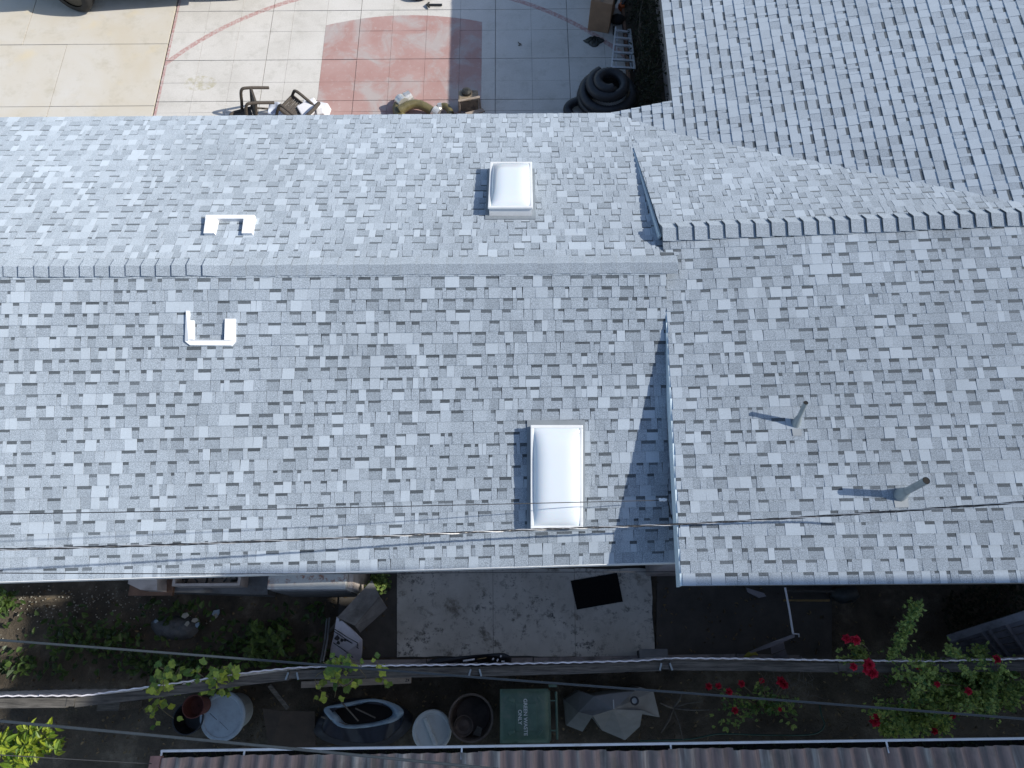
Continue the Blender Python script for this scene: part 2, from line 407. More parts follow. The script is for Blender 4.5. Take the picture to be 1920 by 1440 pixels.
# ------------------------------------------------------------------ house: roof surfaces
def eA(x): return .815+(x+5.68)*.0216          # south eave of the long wing
XR = 1.735                                        # rake of the taller part
RYL, RZL = 4.097, 3.70
def yr(x): return 4.56+(x-1.724)*.040             # ridge of the taller part
def zr(x): return 3.675+(x-1.724)*.003
def zA(x, y): return 2.55+(RZL-2.55)*(y-eA(x))/(RYL-eA(x))
def zB(x, y): return RZL-(RZL-2.55)*(y-RYL)/(7.24-RYL)
def zC(x, y): e = .674+(x-1.74)*.002; return 3.05+(zr(x)-3.05)*(y-e)/(yr(x)-e)
def zD(x, y): return zr(x)-.44*(y-yr(x))
def zE(x, y): return 2.55+.23*(x-1.45)
VA, VB = Vector((1.42, 7.24)), Vector((6.30, 4.78))   # valley line in plan
def hp(p, q):                                         # keep the left side of p->q
    return (q[0]-p[0], q[1]-p[1], p[0], p[1])
def clip(poly, planes):
    for dx, dy_, ox, oy in planes:
        out = []; n = len(poly)
        for i in range(n):
            a = poly[i]; b = poly[(i+1) % n]
            da = dx*(a[1]-oy)-dy_*(a[0]-ox); db = dx*(b[1]-oy)-dy_*(b[0]-ox)
            if da >= 0: out.append(a)
            if (da > 0) != (db > 0) and abs(da-db) > 1e-12:
                t = da/(da-db); out.append(tuple(a[k]+(b[k]-a[k])*t for k in range(4)))
        poly = out
        if len(poly) < 3: return []
    return poly
house = thing('house', 'long grey shingled house with stepped gables, skylights and valley', 'house', (0, 4, 0))
EXPO = .1435
pieces = []                                            # (projected area, [(polygon top, polygon bottom, tone)...])
def pix(p):
    v = p-CAM; d = v.dot(FW)
    return 960+FPX*v.dot(RT)/d, 720-FPX*v.dot(UP)/d
def area(pts):
    q = [pix(p) for p in pts]; s = 0
    for i in range(len(q)):
        x0, y0 = q[i]; x1, y1 = q[(i+1) % len(q)]; s += x0*y1-x1*y0
    inside = all(-5 < x < 1925 and -5 < y < 1445 for x, y in q)
    return abs(s)/2 if inside else 0
def shingle_patch(P, L, S, planes=(), seed=0, lift=0, depth=.006, expo=.13):
    """P(u,t): world point; u along the eave, t up the slope (both 0..1)"""
    R = random.Random(seed); nc = max(1, round(S/expo)); dv = 1/nc; e = 1e-3
    for c in range(-0, nc):
        x = -R.random()*.2; prevtooth = False
        while x < L:
            tooth = (not prevtooth) or R.random() < .27; prevtooth = tooth
            wd = R.choice((.052, .075, .095, .11, .13, .15, .165)) if tooth else R.choice((.05, .08, .11, .13, .15, .17))
            wd *= R.uniform(.78, 1.0); x0, x1 = max(0, x), min(L, x+wd); x += wd
            if x1-x0 < .012: continue
            gp = .0012
            if tooth: tone = R.choice((.44, .48, .52, .55, .58, .62, .66, .7, .75, .82, .92, 1.0)); hb = .0125
            else: tone = R.choice((.30, .34, .38, .42, .46, .50, .56, .62, .70, .95)); hb = .0085
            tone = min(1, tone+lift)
            hb += R.uniform(-.0012, .0012); v0, v1 = c-.0, c+1.06
            sk = R.uniform(-.006, .006)
            band = (not tooth) and R.random() < .88
            bt = R.uniform(.21, .32)
            segs = [(v0, c+1-bt, tone), (c+1-bt, v1, R.uniform(.0, .08))] if band else [(v0, v1, tone)]
            out = []; ar = 0
            for a, b, tn in segs:
                quad = []
                for xx, vv in ((x0+gp, a), (x1-gp, a), (x1-gp, b), (x0+gp, b)):
                    p = P((xx+sk*(vv-c))/L, vv*dv); f = (vv-v0)/(v1-v0)
                    quad.append((p.x, p.y, p.z, hb*(1-f)+.0016*f))
                quad = clip(quad, planes)
                if not quad: continue
                uu = (x0+x1)/2/L; tt = (c+.5)*dv; q0 = P(uu, tt)
                n = (P(uu+e, tt)-q0).cross(P(uu, tt+e)-q0).normalized()
                if n.z < 0: n = -n; quad = quad[::-1]
                top = [Vector(q[:3])+n*q[3] for q in quad]; bot = [Vector(q[:3])-n*depth for q in quad]
                out.append((top, bot, tn)); ar += area(top)
            if out: pieces.append((ar, out))
    return
def bil(a, b, c, d):
    a, b, c, d = map(Vector, (a, b, c, d))
    return lambda u, t: (a*(1-u)+b*u)*(1-t)+(d*(1-u)+c*u)*t
XL = -8.2
def deck(P, planes=(), th=.03):
    m = MB(); N = 10
    for i in range(N):
        for j in range(N):
            q = []
            for u, t in ((i, j), (i+1, j), (i+1, j+1), (i, j+1)):
                p = P(u/N, t/N); q.append((p.x, p.y, p.z-.010, 0))
            q = clip(q, planes)
            if q: m.poly([Vector(x[:3]) for x in q])
    part('roof_deck', m, M['deck'], house)
def patch(P, planes=(), seed=0, dk=True, lift=0, depth=.006, expo=.129):
    L = (P(1, .5)-P(0, .5)).length; S = (P(.5, 1)-P(.5, 0)).length
    shingle_patch(P, L, S, planes, seed, lift, depth, expo)
    if dk: deck(P, planes)
xe = XR
PA = bil((XL, eA(XL), 2.55), (xe, eA(xe), 2.55), (xe, RYL, RZL), (XL, RYL, RZL)); patch(PA, seed=1)
x2 = 1.95
PA2 = bil((xe, eA(xe), 2.55), (x2, eA(x2), 2.55), (x2, 3.45, zA(x2, 3.45)), (xe, 3.45, zA(xe, 3.45))); patch(PA2, seed=2)
xb = 1.66
PB = bil((xb, 7.24, 2.55), (XL, 7.24, 2.55), (XL, RYL, RZL), (xb, RYL, RZL)); patch(PB, [hp(VB, VA)] if 0 else (), seed=3)
V0, V1, V2 = (1.42, 7.259), (2.33, 6.69), (6.3, 4.80)
def seg(a, b, off): return (b[0]-a[0], b[1]-a[1], a[0], a[1]+off)
def inv(q): return (-q[0], -q[1], q[2], q[3])
vkeepN2 = [seg(V0, V1, -.012), seg(V1, V2, -.012)]; vB = [inv(seg(V0, V1, .05))]; vD = [inv(seg(V1, V2, .05))]
PB2 = bil((2.9, 7.24, 2.55), (xb, 7.24, 2.55), (xb, 6.42, zB(0, 6.42)), (2.9, 6.42, zB(0, 6.42))); patch(PB2, vB, 4)
PB3 = bil((1.9, 6.42, zB(0, 6.42)), (xb, 6.42, zB(0, 6.42)), (xb, 4.25, zB(0, 4.25)), (1.9, 4.25, zB(0, 4.25))); patch(PB3, (), 5)
XE = 8.6
eC = lambda x: .674+(x-1.74)*.002
PC = bil((XR, eC(XR), 3.05), (XE, eC(XE), 3.05), (XE, yr(XE), zr(XE)), (XR, yr(XR), zr(XR))); patch(PC, seed=6)
yD = 6.60
def yD_(x): return yr(x)+2.28
PD = bil((6.9, yD_(6.9), zD(6.9, yD_(6.9))), (1.60, yD_(1.60), zD(1.60, yD_(1.60))), (1.60, yr(1.60), zr(1.60)), (6.9, yr(6.9), zr(6.9)))
rake_n = hp((1.648, 6.52), (1.728, 4.40)); patch(PD, vD+[rake_n], 7)
# wing running north: courses run along Y, slope rises to +X
yN = 15.5; xeW = 2.285
PE = bil((xeW, yN, zE(xeW, 0)), (xeW, 4.3, zE(xeW, 0)), (XE, 4.3, zE(XE, 0)), (XE, yN, zE(XE, 0))); patch(PE, vkeepN2, 8, lift=.3, depth=.035, expo=.1435)  # lift paints this wing's shingles lighter to offset the grazing sun
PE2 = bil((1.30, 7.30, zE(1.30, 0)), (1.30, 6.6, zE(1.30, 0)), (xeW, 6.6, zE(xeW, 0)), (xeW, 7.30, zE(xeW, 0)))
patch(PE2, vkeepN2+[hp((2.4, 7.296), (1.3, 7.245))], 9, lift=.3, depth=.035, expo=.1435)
# hidden far slope of the north wing and of the taller part (closes the house)
m = MB(); m.slab([(XE, eC(XE), 3.04), (12.4, eC(12.4), 3.04), (12.4, yr(XE), zr(XE)-.01), (XE, yr(XE), zr(XE)-.01)], .06); part('roof_deck', m, M['deck'], house)  # roof carried on out of view so it shades the ground below the eave
m = MB(); m.slab([(XE, 4.3, zE(XE, 0)-.02), (11.2, 4.3, 3.3), (11.2, yN, 3.3), (XE, yN, zE(XE, 0)-.02)], .05); part('roof_deck', m, M['deck'], house)
m = MB(); m.slab([(6.9, yr(6.9), zr(6.9)-.03), (6.9, 4.35, 3.55), (XE, 4.35, 3.55), (XE, yr(XE), zr(XE)-.03)], .03); part('roof_deck', m, M['deck'], house)

pieces.sort(key=lambda q: -q[0])
NSEP = 290
rest = MB()
roofpart = MB(); roofpart.box((-3, 4.09, 3.55), (8, .04, .12))
roof = part('roof', roofpart, M['deck'], house)
for i, (ar, segs) in enumerate(pieces):
    if i < NSEP:
        m = MB()
        for top, bot, tn in segs: m.cur = tn; m.prism(top, bot, False)
        part('shingle', m, M['shingle'], roof)
    else:
        for top, bot, tn in segs: rest.cur = tn; rest.prism(top, bot, False)
part('shingle_field', rest, M['shingle'], house, kind='stuff')
print('shingle pieces', len(pieces), 'faces', len(rest.f))

# ridge caps
def ridge_caps(xa, xb_, ry, rz, s1, s2, w1, w2, step, west, seed):
    R = random.Random(seed); x = xa
    while x < xb_:
        L = step*R.uniform(.96, 1.04); m = MB(); m.cur = R.uniform(.40, .56)
        hi, lo = (.038, .010) if west else (.022, .010)
        za, zb_ = (hi, lo) if west else (lo, hi)
        xa_, xc = x-(.012 if west else .02), x+L+(.02 if west else .012)
        j = R.uniform(-.006, .006)
        def prof(xx, h):
            y0 = ry(xx)+j; z0 = rz(xx)
            return [(xx, y0-w1, z0-w1*s1+h-.008), (xx, y0-w1, z0-w1*s1+h), (xx, y0-.03, z0-.03*s1+h+.006), (xx, y0, z0+h+.010), (xx, y0+.03, z0-.03*s2+h+.006), (xx, y0+w2, z0-w2*s2+h), (xx, y0+w2, z0-w2*s2+h-.008)]
        pa, pb = prof(xa_, za), prof(xc, zb_)
        if west and seed > 20:                   # dog-eared north corner of each cap
            pa[-1] = (xa_-.022, *pa[-1][1:]); pa[-2] = (xa_-.022, *pa[-2][1:])
        n = len(m.v); m.v += pa+pb; k = len(pa)
        for q in range(k-1): m.face((n+q, n+q+1, n+k+q+1, n+k+q))
        m.cur = .0  # end faces toned dark to draw the shadow at each cap's butt
        m.face([n+q for q in reversed(range(k))]); m.face([n+k+q for q in range(k)])
        part('ridge_cap', m, M['cap'], house); x += L
ridge_caps(XL, -3.32, lambda x: RYL, lambda x: RZL+.004, .35, .366, .108, .125, .172, True, 12)
ridge_caps(-3.32, XR-.02, lambda x: RYL, lambda x: RZL+.004, .35, .366, .108, .125, .172, False, 13)
ridge_caps(XR+.005, 6.5, yr, lambda x: zr(x)+.004, .161, .44, .155, .09, .178, True, 24)

# eave trims, rakes, walls
m = MB()
m.prism([(XL, eA(XL)-.012, 2.548), (XR+.1, eA(XR)-.012, 2.548), (XR+.1, eA(XR)+.01, 2.552), (XL, eA(XL)+.01, 2.552)],
        [(XL, eA(XL)-.012, 2.43), (XR+.1, eA(XR)-.012, 2.43), (XR+.1, eA(XR)+.01, 2.43), (XL, eA(XL)+.01, 2.43)])
part('fascia', m, M['white_paint'], house)
m = MB()
for k in range(0, 9):
    pass
m.prism([(XR-.012, eC(XR), 3.048), (XR+.012, eC(XR), 3.048), (XR+.012, 3.6, zC(XR, 3.6)-.002), (XR-.012, 3.6, zC(XR, 3.6)-.002)],
        [(XR-.012, eC(XR), 2.86), (XR+.012, eC(XR), 2.86), (XR+.012, 3.6, zC(XR, 3.6)-.19), (XR-.012, 3.6, zC(XR, 3.6)-.19)])
part('rake_board', m, M['rake'], house)
m = MB(); y0_, y1_ = yr(1.72), 6.5
rk = lambda y: 1.722-(y-4.40)*.0377
m.prism([(rk(y0_)-.012, y0_-.06, zD(1.72, y0_)-.03), (rk(y1_)-.012, y1_, zD(1.65, y1_)-.002), (rk(y1_)+.012, y1_, zD(1.65, y1_)-.002), (rk(y0_)+.012, y0_-.06, zD(1.72, y0_)-.03)],
        [(rk(y0_)-.012, y0_-.06, zD(1.72, y0_)-.19), (rk(y1_)-.012, y1_, zD(1.65, y1_)-.19), (rk(y1_)+.012, y1_, zD(1.65, y1_)-.19), (rk(y0_)+.012, y0_-.06, zD(1.72, y0_)-.19)])
part('rake_board', m, M['rake'], house)
m = MB(); m.box(((XR+XE)/2, eC(XR)+.018, 2.965), (XE-XR, .02, .14)); part('fascia', m, M['greyboard'], house)
m = MB(); m.box((-3, 7.225, 2.48), (9.0, .02, .12)); part('fascia', m, M['white_paint'], house)
m = MB(); m.box((xeW+.02, 11.4, zE(xeW, 0)-.09), (.02, 8.2, .14)); part('fascia', m, M['greyboard'], house)
m = MB(); m.prism([(XL+.3, 1.24, 2.56), (1.9, 1.24, 2.56), (1.9, 6.85, 2.56), (XL+.3, 6.85, 2.56)], [(XL+.3, 1.24, -.1), (1.9, 1.24, -.1), (1.9, 6.85, -.1), (XL+.3, 6.85, -.1)]); part('wall', m, M['stucco'], house)
m = MB(); m.prism([(1.93, 1.08, 3.0), (12.2, 1.08, 3.0), (12.2, 5.2, 2.9), (1.93, 5.2, 2.9)], [(1.93, 1.08, -.1), (12.2, 1.08, -.1), (12.2, 5.2, -.1), (1.93, 5.2, -.1)]); part('wall', m, M['stucco'], house)
m = MB(); m.prism([(2.95, 6.62, 2.75), (10.9, 6.62, 2.75), (10.9, yN-.3, 2.75), (2.95, yN-.3, 2.75)], [(2.95, 6.62, -.1), (10.9, 6.62, -.1), (10.9, yN-.3, -.1), (2.95, yN-.3, -.1)]); part('wall', m, M['stucco'], house)

# valley flashing weave: nothing visible but shingles; skylights
def skylight(corners, zf, label, curb=.12, dome=.085, flash=True):
    c = [onsurf(px, py, zf) for px, py in corners]      # base corners: up-left, up-right, low-right, low-left in the photo
    o = sum(c, Vector())/4
    ax = ((c[1]-c[0])+(c[2]-c[3])).normalized(); n = ax.cross((c[0]-c[3])+(c[1]-c[2])).normalized()
    if n.z < 0: n = -n
    ay = n.cross(ax); w_ = ((c[1]-c[0]).length+(c[2]-c[3]).length)/2; h_ = ((c[0]-c[3]).length+(c[1]-c[2]).length)/2
    o = o-n*0
    R = Matrix((ax, ay, n)).transposed()
    m = MB(); m.box(o+n*(curb/2-.01), (w_-.03, h_-.03, curb), R)
    s = part('skylight', m, M['white_paint'], house, label=label)
    m = MB(); t = .034
    for sx, sy, lx, ly in ((0, 1, w_, t), (0, -1, w_, t), (1, 0, t, h_-2*t), (-1, 0, t, h_-2*t)):
        m.box(o+ax*sx*(w_/2-t/2)+ay*sy*(h_/2-t/2)+n*(curb+.012), (lx, ly, .03), R)
    part('frame', m, M['white_paint'], s, bevel=.006)
    m = MB()
    def f(u, v):
        a = 2*u-1; b = 2*v-1; hgt = dome*((1-a**4)*(1-b**4))**.75
        return o+ax*a*(w_/2-t*.8)+ay*b*(h_/2-t*.8)+n*(curb+.015+hgt)
    m.grid(f, 24, 32); part('dome', m, M['acrylic'], s, smooth=True)
    if flash:
        m = MB(); m.box(o+n*.014, (w_+.07, h_+.10, .006), R); part('flashing', m, M['white_paint'] if 0 else M['galvlight'], s)
    return s
M['galvlight'] = simple('pale_flashing', (.185, .215, .245), .6, .12, 6)
skylight([(991, 796), (1088, 796), (1093, 987), (997, 987)], zA, 'tall white domed skylight on the slope facing the yard')
skylight([(916, 322), (996, 322), (1000, 408), (919, 408)], zB, 'white domed skylight on the slope facing the court')

# flush roof vents with white trim
def trim_vent(pl, zf, label):
    m = MB()
    for poly in pl:
        top = []
        for px, py, h in poly:
            p = onsurf(px, py, zf); top.append(p+Vector((0, 0, .034+h)))
        m.slab(top, .07)
    part('roof_vent', m, M['ventwhite'], house, label=label)
M['ventwhite'] = simple('bright_white_metal', (.78, .79, .80), .4, .04, 5)
trim_vent([[(351, 585, .0), (357, 585, .0), (357, 642, .02), (349, 642, .0)], [(357, 603, .0), (366, 603, 0), (366, 640, .02), (357, 640, .02)],
           [(424, 600, 0), (443, 600, 0), (443, 641, .0), (424, 641, .02)], [(349, 642, 0), (443, 641, 0), (436, 650, 0), (358, 649, 0)], [(357, 640, .02), (430, 641, .02), (443, 641, 0), (349, 642, 0)]],
          zA, 'white U shaped vent trim on the slope facing the yard')
trim_vent([[(390, 409, .035), (481, 409, .035), (481, 416, .035), (389, 416, .035)], [(390, 411, .032), (412, 411, .032), (405, 442, .02), (385, 442, .02)],
           [(461, 411, .032), (481, 411, .032), (475, 442, .02), (456, 442, .02)]], zB, 'white inverted U vent trim on the slope facing the court')

# vent pipes
def vent_pipe(bx, by, tx, ty, ht, r, zf, label):
    b = onsurf(bx, by, zf); t = at(tx, ty, b.z+ht*.92); d = (t-b).normalized()
    n = Vector((0, -.16, 1)).normalized()
    m = MB(); m.tube([b+d*.02, t], r, 16, cap=False); v = part('vent_pipe', m, M['galv'], house, smooth=True, label=label)
    m = MB(); m.tube([t-d*.08, t-d*.002], r*.86, 14, cap=True); part('bore', m, M['inside'], v)
    m = MB(); m.tube([t-d*.004, t+d*.004], [r*1.06, r*1.06], 16); 
    m = MB(); m.tube([b-d*.02, b+d*.05, b+d*.13, b+d*.15], [r*2.0, r*1.75, r*1.25, r*1.04], 16, cap=False); part('boot', m, M['galv'], v, smooth=True)
    m = MB(); a = Vector((1, 0, 0)); u = n.cross(a); c = b-u*.04
    m.slab([c-a*r*1.9-u*.09+n*.017, c+a*r*1.9-u*.09+n*.017, c+a*r*2.2+u*.10+n*.005, c-a*r*2.2+u*.10+n*.005], .004); part('flashing', m, M['galvlight'], v)
vent_pipe(1492, 795, 1511, 755, .42, .025, zC, 'thin grey vent pipe with boot, the farther of the two')
vent_pipe(1687, 928, 1737, 901, .56, .037, zC, 'thick grey vent pipe with boot, the nearer of the two')

# ------------------------------------------------------------------ tall block added to the east (outside the frame, only to shade the yard)
blocker = thing('added_shade_tower', 'tall plain stucco block added east of the yard to shade it, out of frame', 'added shade blocker', (10.4, -.9, 0))
m = MB(); m.box((10.4, -.855, 4.25), (3.2, 3.09, 8.9)); part('wall', m, M['stucco'], blocker)
m = MB(); m.box((10.4, -.855, 10.6), (3.2, 3.09, 3.8)); part('wall', m, M['stucco'], blocker)
m = MB(); m.box((9.0, .72, 10.75), (.4, .27, 2.8)); part('added_shade_pier', m, M['stucco'], blocker)  # added jut that widens the block's shade along the eave
m = MB(); m.box((10.4, -.855, 12.55), (3.1, 3.0, .1)); part('roof', m, M['deck'], blocker)
for fl in range(4):
    for k in range(1):
        y = -.9; z = 1.6+fl*2.9
        m = MB(); m.box((8.785, y, z), (.05, 1.3, 1.3)); wv = part('window', m, M['white_paint'], blocker)
        m = MB(); m.box((8.755, y, z), (.02, 1.14, 1.14)); part('pane', m, M['glass'], wv)
#@@REST
# ------------------------------------------------------------------ south yard: slabs and kerb
def quad(pts, z): return [at(px, py, z) for px, py in pts]
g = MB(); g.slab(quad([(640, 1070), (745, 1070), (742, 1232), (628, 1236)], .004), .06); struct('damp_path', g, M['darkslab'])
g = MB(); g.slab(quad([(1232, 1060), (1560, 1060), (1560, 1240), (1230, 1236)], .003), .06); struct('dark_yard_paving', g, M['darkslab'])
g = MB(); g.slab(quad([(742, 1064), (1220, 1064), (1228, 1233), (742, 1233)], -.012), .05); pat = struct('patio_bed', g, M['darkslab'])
cut = [(744, 744), (924, 925), (1077, 1079), (1219, 1228)]
for (a0, a1), (b0, b1) in zip(cut, cut[1:]):
    m = MB(); n = 7; lft = []; rgt = []
    tp = [at(a0+.35+(b0-a0-.7)*i/n, 1066+RND.uniform(-1, 1), .02) for i in range(n+1)]
    bt = [at(a1+.35+(b1-a1-.7)*i/n, 1231+RND.uniform(-1.5, 1.5), .02) for i in range(n+1)]
    if b0 == 1219:
        rg = [at(b0+(b1-b0)*k/6+RND.uniform(-2, 2), 1066+165*k/6, .02) for k in range(1, 6)]
    else: rg = []
    m.slab(tp+rg+bt[::-1], .03); part('concrete_panel', m, M['slab'], pat)
g = MB()
ks = [(640, 1238, 1247), (800, 1236, 1247), (1000, 1233, 1247), (1200, 1229, 1243), (1380, 1226, 1240), (1500, 1228, 1240)]
for (x0, t0, b0), (x1, t1, b1) in zip(ks, ks[1:]):
    m = MB(); m.slab([at(x0+1, b0, .16), at(x1-1, b1, .16), at(x1-1, t1, .16), at(x0+1, t0, .16)], .2)
    tag(part('kerb', m, M['kerb']), kind='structure')

# mat
m = MB(); m.slab(quad([(1070, 1089), (1157, 1074), (1168, 1128), (1082, 1143)], .035), .012)
solo('floor_mat', m, M['mat'], 'black rectangular rubber mat lying askew on the stained concrete', 'mat')
# rusty cabinet
p = at(500, 1105, 1.2); q = at(648, 1105, 1.2)
c = thing('metal_cabinet', 'white enamel metal cabinet with rust spots standing under the eave', 'cabinet', ((p.x+q.x)/2, 1.0, 0))
m = MB(); m.box(((p.x+q.x)/2, (p.y+1.2)/2, .6), (q.x-p.x, 1.2-p.y, 1.2)); part('body', m, M['rusty'], c, bevel=.012)
m = MB(); m.box((q.x+.035, (p.y+1.2)/2, .56), (.06, 1.2-p.y-.03, 1.1)); part('side_panel', m, M['cream'], c)
m = MB(); m.box(((p.x+q.x)/2, p.y-.006, .58), (q.x-p.x-.05, .012, 1.0)); part('door', m, M['greyboard'], c)
# cream trough and block
p0, p1 = at(322, 1099, .75), at(449, 1101, .75)
c = thing('open_trough', 'cream painted open box holding dark debris, under the eave', 'box', ((p0.x+p1.x)/2, 1.0, 0))
m = MB(); X0, X1, Y0, Y1 = p0.x, p1.x, p0.y, 1.21; t = .035
m.box(((X0+X1)/2, Y0+t/2, .6), (X1-X0, t, .3)); m.box(((X0+X1)/2, Y1-t/2, .6), (X1-X0, t, .3))
m.box((X0+t/2, (Y0+Y1)/2, .6), (t, Y1-Y0-2*t, .3)); m.box((X1-t/2, (Y0+Y1)/2, .6), (t, Y1-Y0-2*t, .3)); m.box(((X0+X1)/2, (Y0+Y1)/2, .47), (X1-X0-2*t, Y1-Y0-2*t, .03))
part('box_sides', m, M['cream'], c)
m = MB()
for k in range(26):
    a = Vector((RND.uniform(X0+.08, X1-.08), RND.uniform(Y0+.06, Y1-.06), .55+RND.random()*.12)); d = Vector((RND.uniform(-1, 1), RND.uniform(-1, 1), RND.uniform(-.3, .3))).normalized()*RND.uniform(.04, .09)
    m.bar(a-d, a+d, .02, .02)
part('debris', m, M['foil'], c, kind='stuff')
m = MB()
m.box(((X0+X1)/2, (Y0+Y1)/2+.02, .22), (X1-X0-.1, Y1-Y0-.1, .44)); part('stand', m, M['brownwood'], c)
p0, p1 = at(238, 1103, .75), at(287, 1107, .75)
c = thing('cream_block', 'cream weathered block on a brown plank near the house corner', 'block', ((p0.x+p1.x)/2, 1.0, 0))
m = MB(); m.prism([(p0.x, p0.y+.06, .75), (p0.x+.18, p0.y-.02, .74), (p1.x+.05, p1.y, .74), (p1.x, 1.2, .76), (p0.x, 1.2, .76)], [(p0.x, p0.y+.06, .46), (p0.x+.18, p0.y-.02, .46), (p1.x+.05, p1.y, .46), (p1.x, 1.2, .46), (p0.x, 1.2, .46)]); part('block', m, M['cream'], c)
m = MB(); m.box(((p0.x+p1.x)/2, 1.03, .42), (p1.x-p0.x+.25, .42, .06)); part('plank', m, M['brownwood'], c)
for sx in (-1, 1):
    m = MB(); m.box(((p0.x+p1.x)/2+sx*.2, 1.03, .195), (.06, .3, .39)); part('leg', m, M['brownwood'], c)
p0, p1 = at(290, 1106, .4), at(500, 1112, .4)
m = MB(); m.slab([(p0.x, p0.y-.02, .36), (p1.x, p1.y-.02, .36), (p1.x, 1.2, .42), (p0.x, 1.2, .42)], .4)
solo('low_wall', m, M['greyboard'], 'low grey ledge running between the cream boxes and the cabinet', 'ledge')
m = MB(); m.tube([at(255, 1117, .2), at(300, 1112, .2), at(330, 1113, .2)], [.02, .018, .012], 6); solo('stick', m, M['deadstem'], 'pale broken stick lying below the cream block', 'stick')
m = MB(); m.tube([at(425, 1112, .2), at(462, 1106, .22), at(480, 1104, .2)], [.012, .018, .02], 6); m.tube([at(462, 1106, .22), at(470, 1116, .2)], [.012, .006], 6); solo('stick', m, M['deadstem'], 'forked grey stick lying left of the rusty cabinet', 'stick')

# leaning grey boards and the broken white panel
c = thing('leaning_boards', 'two grey boards leaning together beside the white cabinet', 'boards', at(680, 1150, 0))
m = MB(); m.slab([at(632, 1158, 1.02), at(665, 1173, 1.02), at(712, 1118, .72), at(697, 1088, .72)], .03); part('board', m, M['greyboard'], c)
m = MB(); m.slab([at(665.5, 1174, 1.01), at(675, 1186, .75), at(726, 1140, .45), at(712.5, 1119, .71)], .03); part('board', m, M['darkboard'] if 'darkboard' in M else M['greyboard'], c)
m = MB(); m.bar(at(640, 1160, .98), at(618, 1185, .0), .04, .04); part('prop', m, M['deadstem'], c)
c = thing('broken_sheet', 'broken white panel with dark cracks propped beside the path', 'sheet', at(650, 1220, 0))
tp = [at(631, 1157, .95), at(646, 1168, .96), at(668, 1188, .9), at(679, 1200, .8)]
bt = [at(679, 1218, .45), at(677, 1238, .12), at(662, 1240, .1), at(657, 1233, .2), at(652, 1240, .1), at(642, 1229, .3), at(632, 1245, .05), at(617, 1247, .02), at(620, 1215, .45), at(626, 1190, .7)]
m = MB(); m.slab(tp+bt, .02, Vector((0, .4, -.9))); part('sheet', m, M['whiteboard'], c)
for pts in ([(628, 1180, .82), (650, 1194, .74), (670, 1205, .70), (671, 1212, .6)], [(627, 1184, .79), (645, 1196, .7), (662, 1206, .64), (672, 1216, .52)], [(625, 1205, .58), (645, 1219, .46), (662, 1233, .3)], [(646, 1199, .70), (660, 1206, .66)], [(622, 1228, .32), (633, 1233, .26)]):
    m = MB(); m.tube([at(x, y, z+.012) for x, y, z in pts], .006, 5); part('crack', m, M['line'], c)
for bx, by, bz, r in ((632, 1196, .68, .045), (641, 1200, .67, .03), (634, 1205, .6, .028), (647, 1200, .7, .022)):
    m = MB(); pts = []
    for k in range(9):
        a = k*6.283/9; rr = r*RND.uniform(.6, 1.2); pts.append(at(bx, by, bz+.018)+Vector((rr*math.cos(a), rr*.8*math.sin(a), rr*.5*math.sin(a))))
    m.slab(pts, .004); part('stain', m, M['line'], c)
for x0, y0, x1, y1, z in ((618, 1158, 606, 1240, .5), (613, 1160, 601, 1242, .45)):
    m = MB(); m.tube([at(x0, y0, z), at((x0+x1)/2+2, (y0+y1)/2, z+.02), at(x1, y1, z)], .012, 6); solo('thin_rod', m, M['greyboard'], 'thin grey rod lying left of the broken white panel, '+('nearer' if x0 == 618 else 'farther from')+' the panel', 'rod')

# snowboard-like deck, planter, poles and planks
c = thing('black_board', 'black rounded deck board with white marks leaning on the corrugated fence', 'board', at(880, 1238, 0))
def brd(u):
    return 795+165*u
top = []; bot = []
for k in range(13):
    u = k/12; e = min(1, math.sqrt(max(0, 1-(2*u-1)**8)))
    top.append(at(797+162*u, 1236-14*u+(1-e)*9, .62)); bot.append(at(797+162*u, 1249-5*u*.4-(1-e)*6, .30))
m = MB(); m.slab(top+bot[::-1], .02, Vector((0, -.3, -.9))); part('deck', m, M['blackplastic'], c)
for (x0, y0, x1, y1, mm, z) in ((868, 1239, 890, 1236, 'paper', .55), (895, 1236, 912, 1233, 'ochre', .57), (923, 1237, 926, 1234, 'paper', .52), (932, 1240, 934, 1235, 'paper', .5), (938, 1232, 940, 1229, 'paper', .58), (940, 1240, 946, 1240, 'paper', .46)):
    m = MB(); m.bar(at(x0, y0, z+.05), at(x1, y1, z+.05), .02 if mm == 'paper' else .012, .004); part('mark', m, M[mm], c)
a, b = at(1201, 1240, .4), at(1250, 1218, .4)
c = thing('planter_box', 'black plastic planter box standing at the fence post', 'planter', ((a.x+b.x)/2, (a.y+b.y)/2, 0))
m = MB(); m.prism([(a.x, a.y, .4), (b.x, a.y, .4), (b.x, b.y, .4), (a.x, b.y, .4)], [(a.x+.02, a.y+.01, 0), (b.x-.02, a.y+.01, 0), (b.x-.02, b.y-.01, 0), (a.x+.02, b.y-.01, 0)]); part('body', m, M['blackplastic'], c, bevel=.01)
m = MB(); m.box(((a.x+b.x)/2, (a.y+b.y)/2, .405), (b.x-a.x+.02, b.y-a.y+.02, .02)); part('lid', m, M['tarp'], c, bevel=.004)
m = MB(); m.tube([at(1472, 1102, .9), at(1480, 1143, .92), at(1487, 1188, .94)], .014, 8); m.tube([at(1487, 1188, .94), at(1498, 1189, .94), at(1498, 1194, .9)], .009, 6)
solo('pale_pole', m, M['paper'], 'thin pale pole with a bent hook end above the dark paving', 'pole')
c = thing('broken_boards', 'broken grey lilac boards tilted against the fence by the yellow item', 'boards', at(1450, 1220, 0))
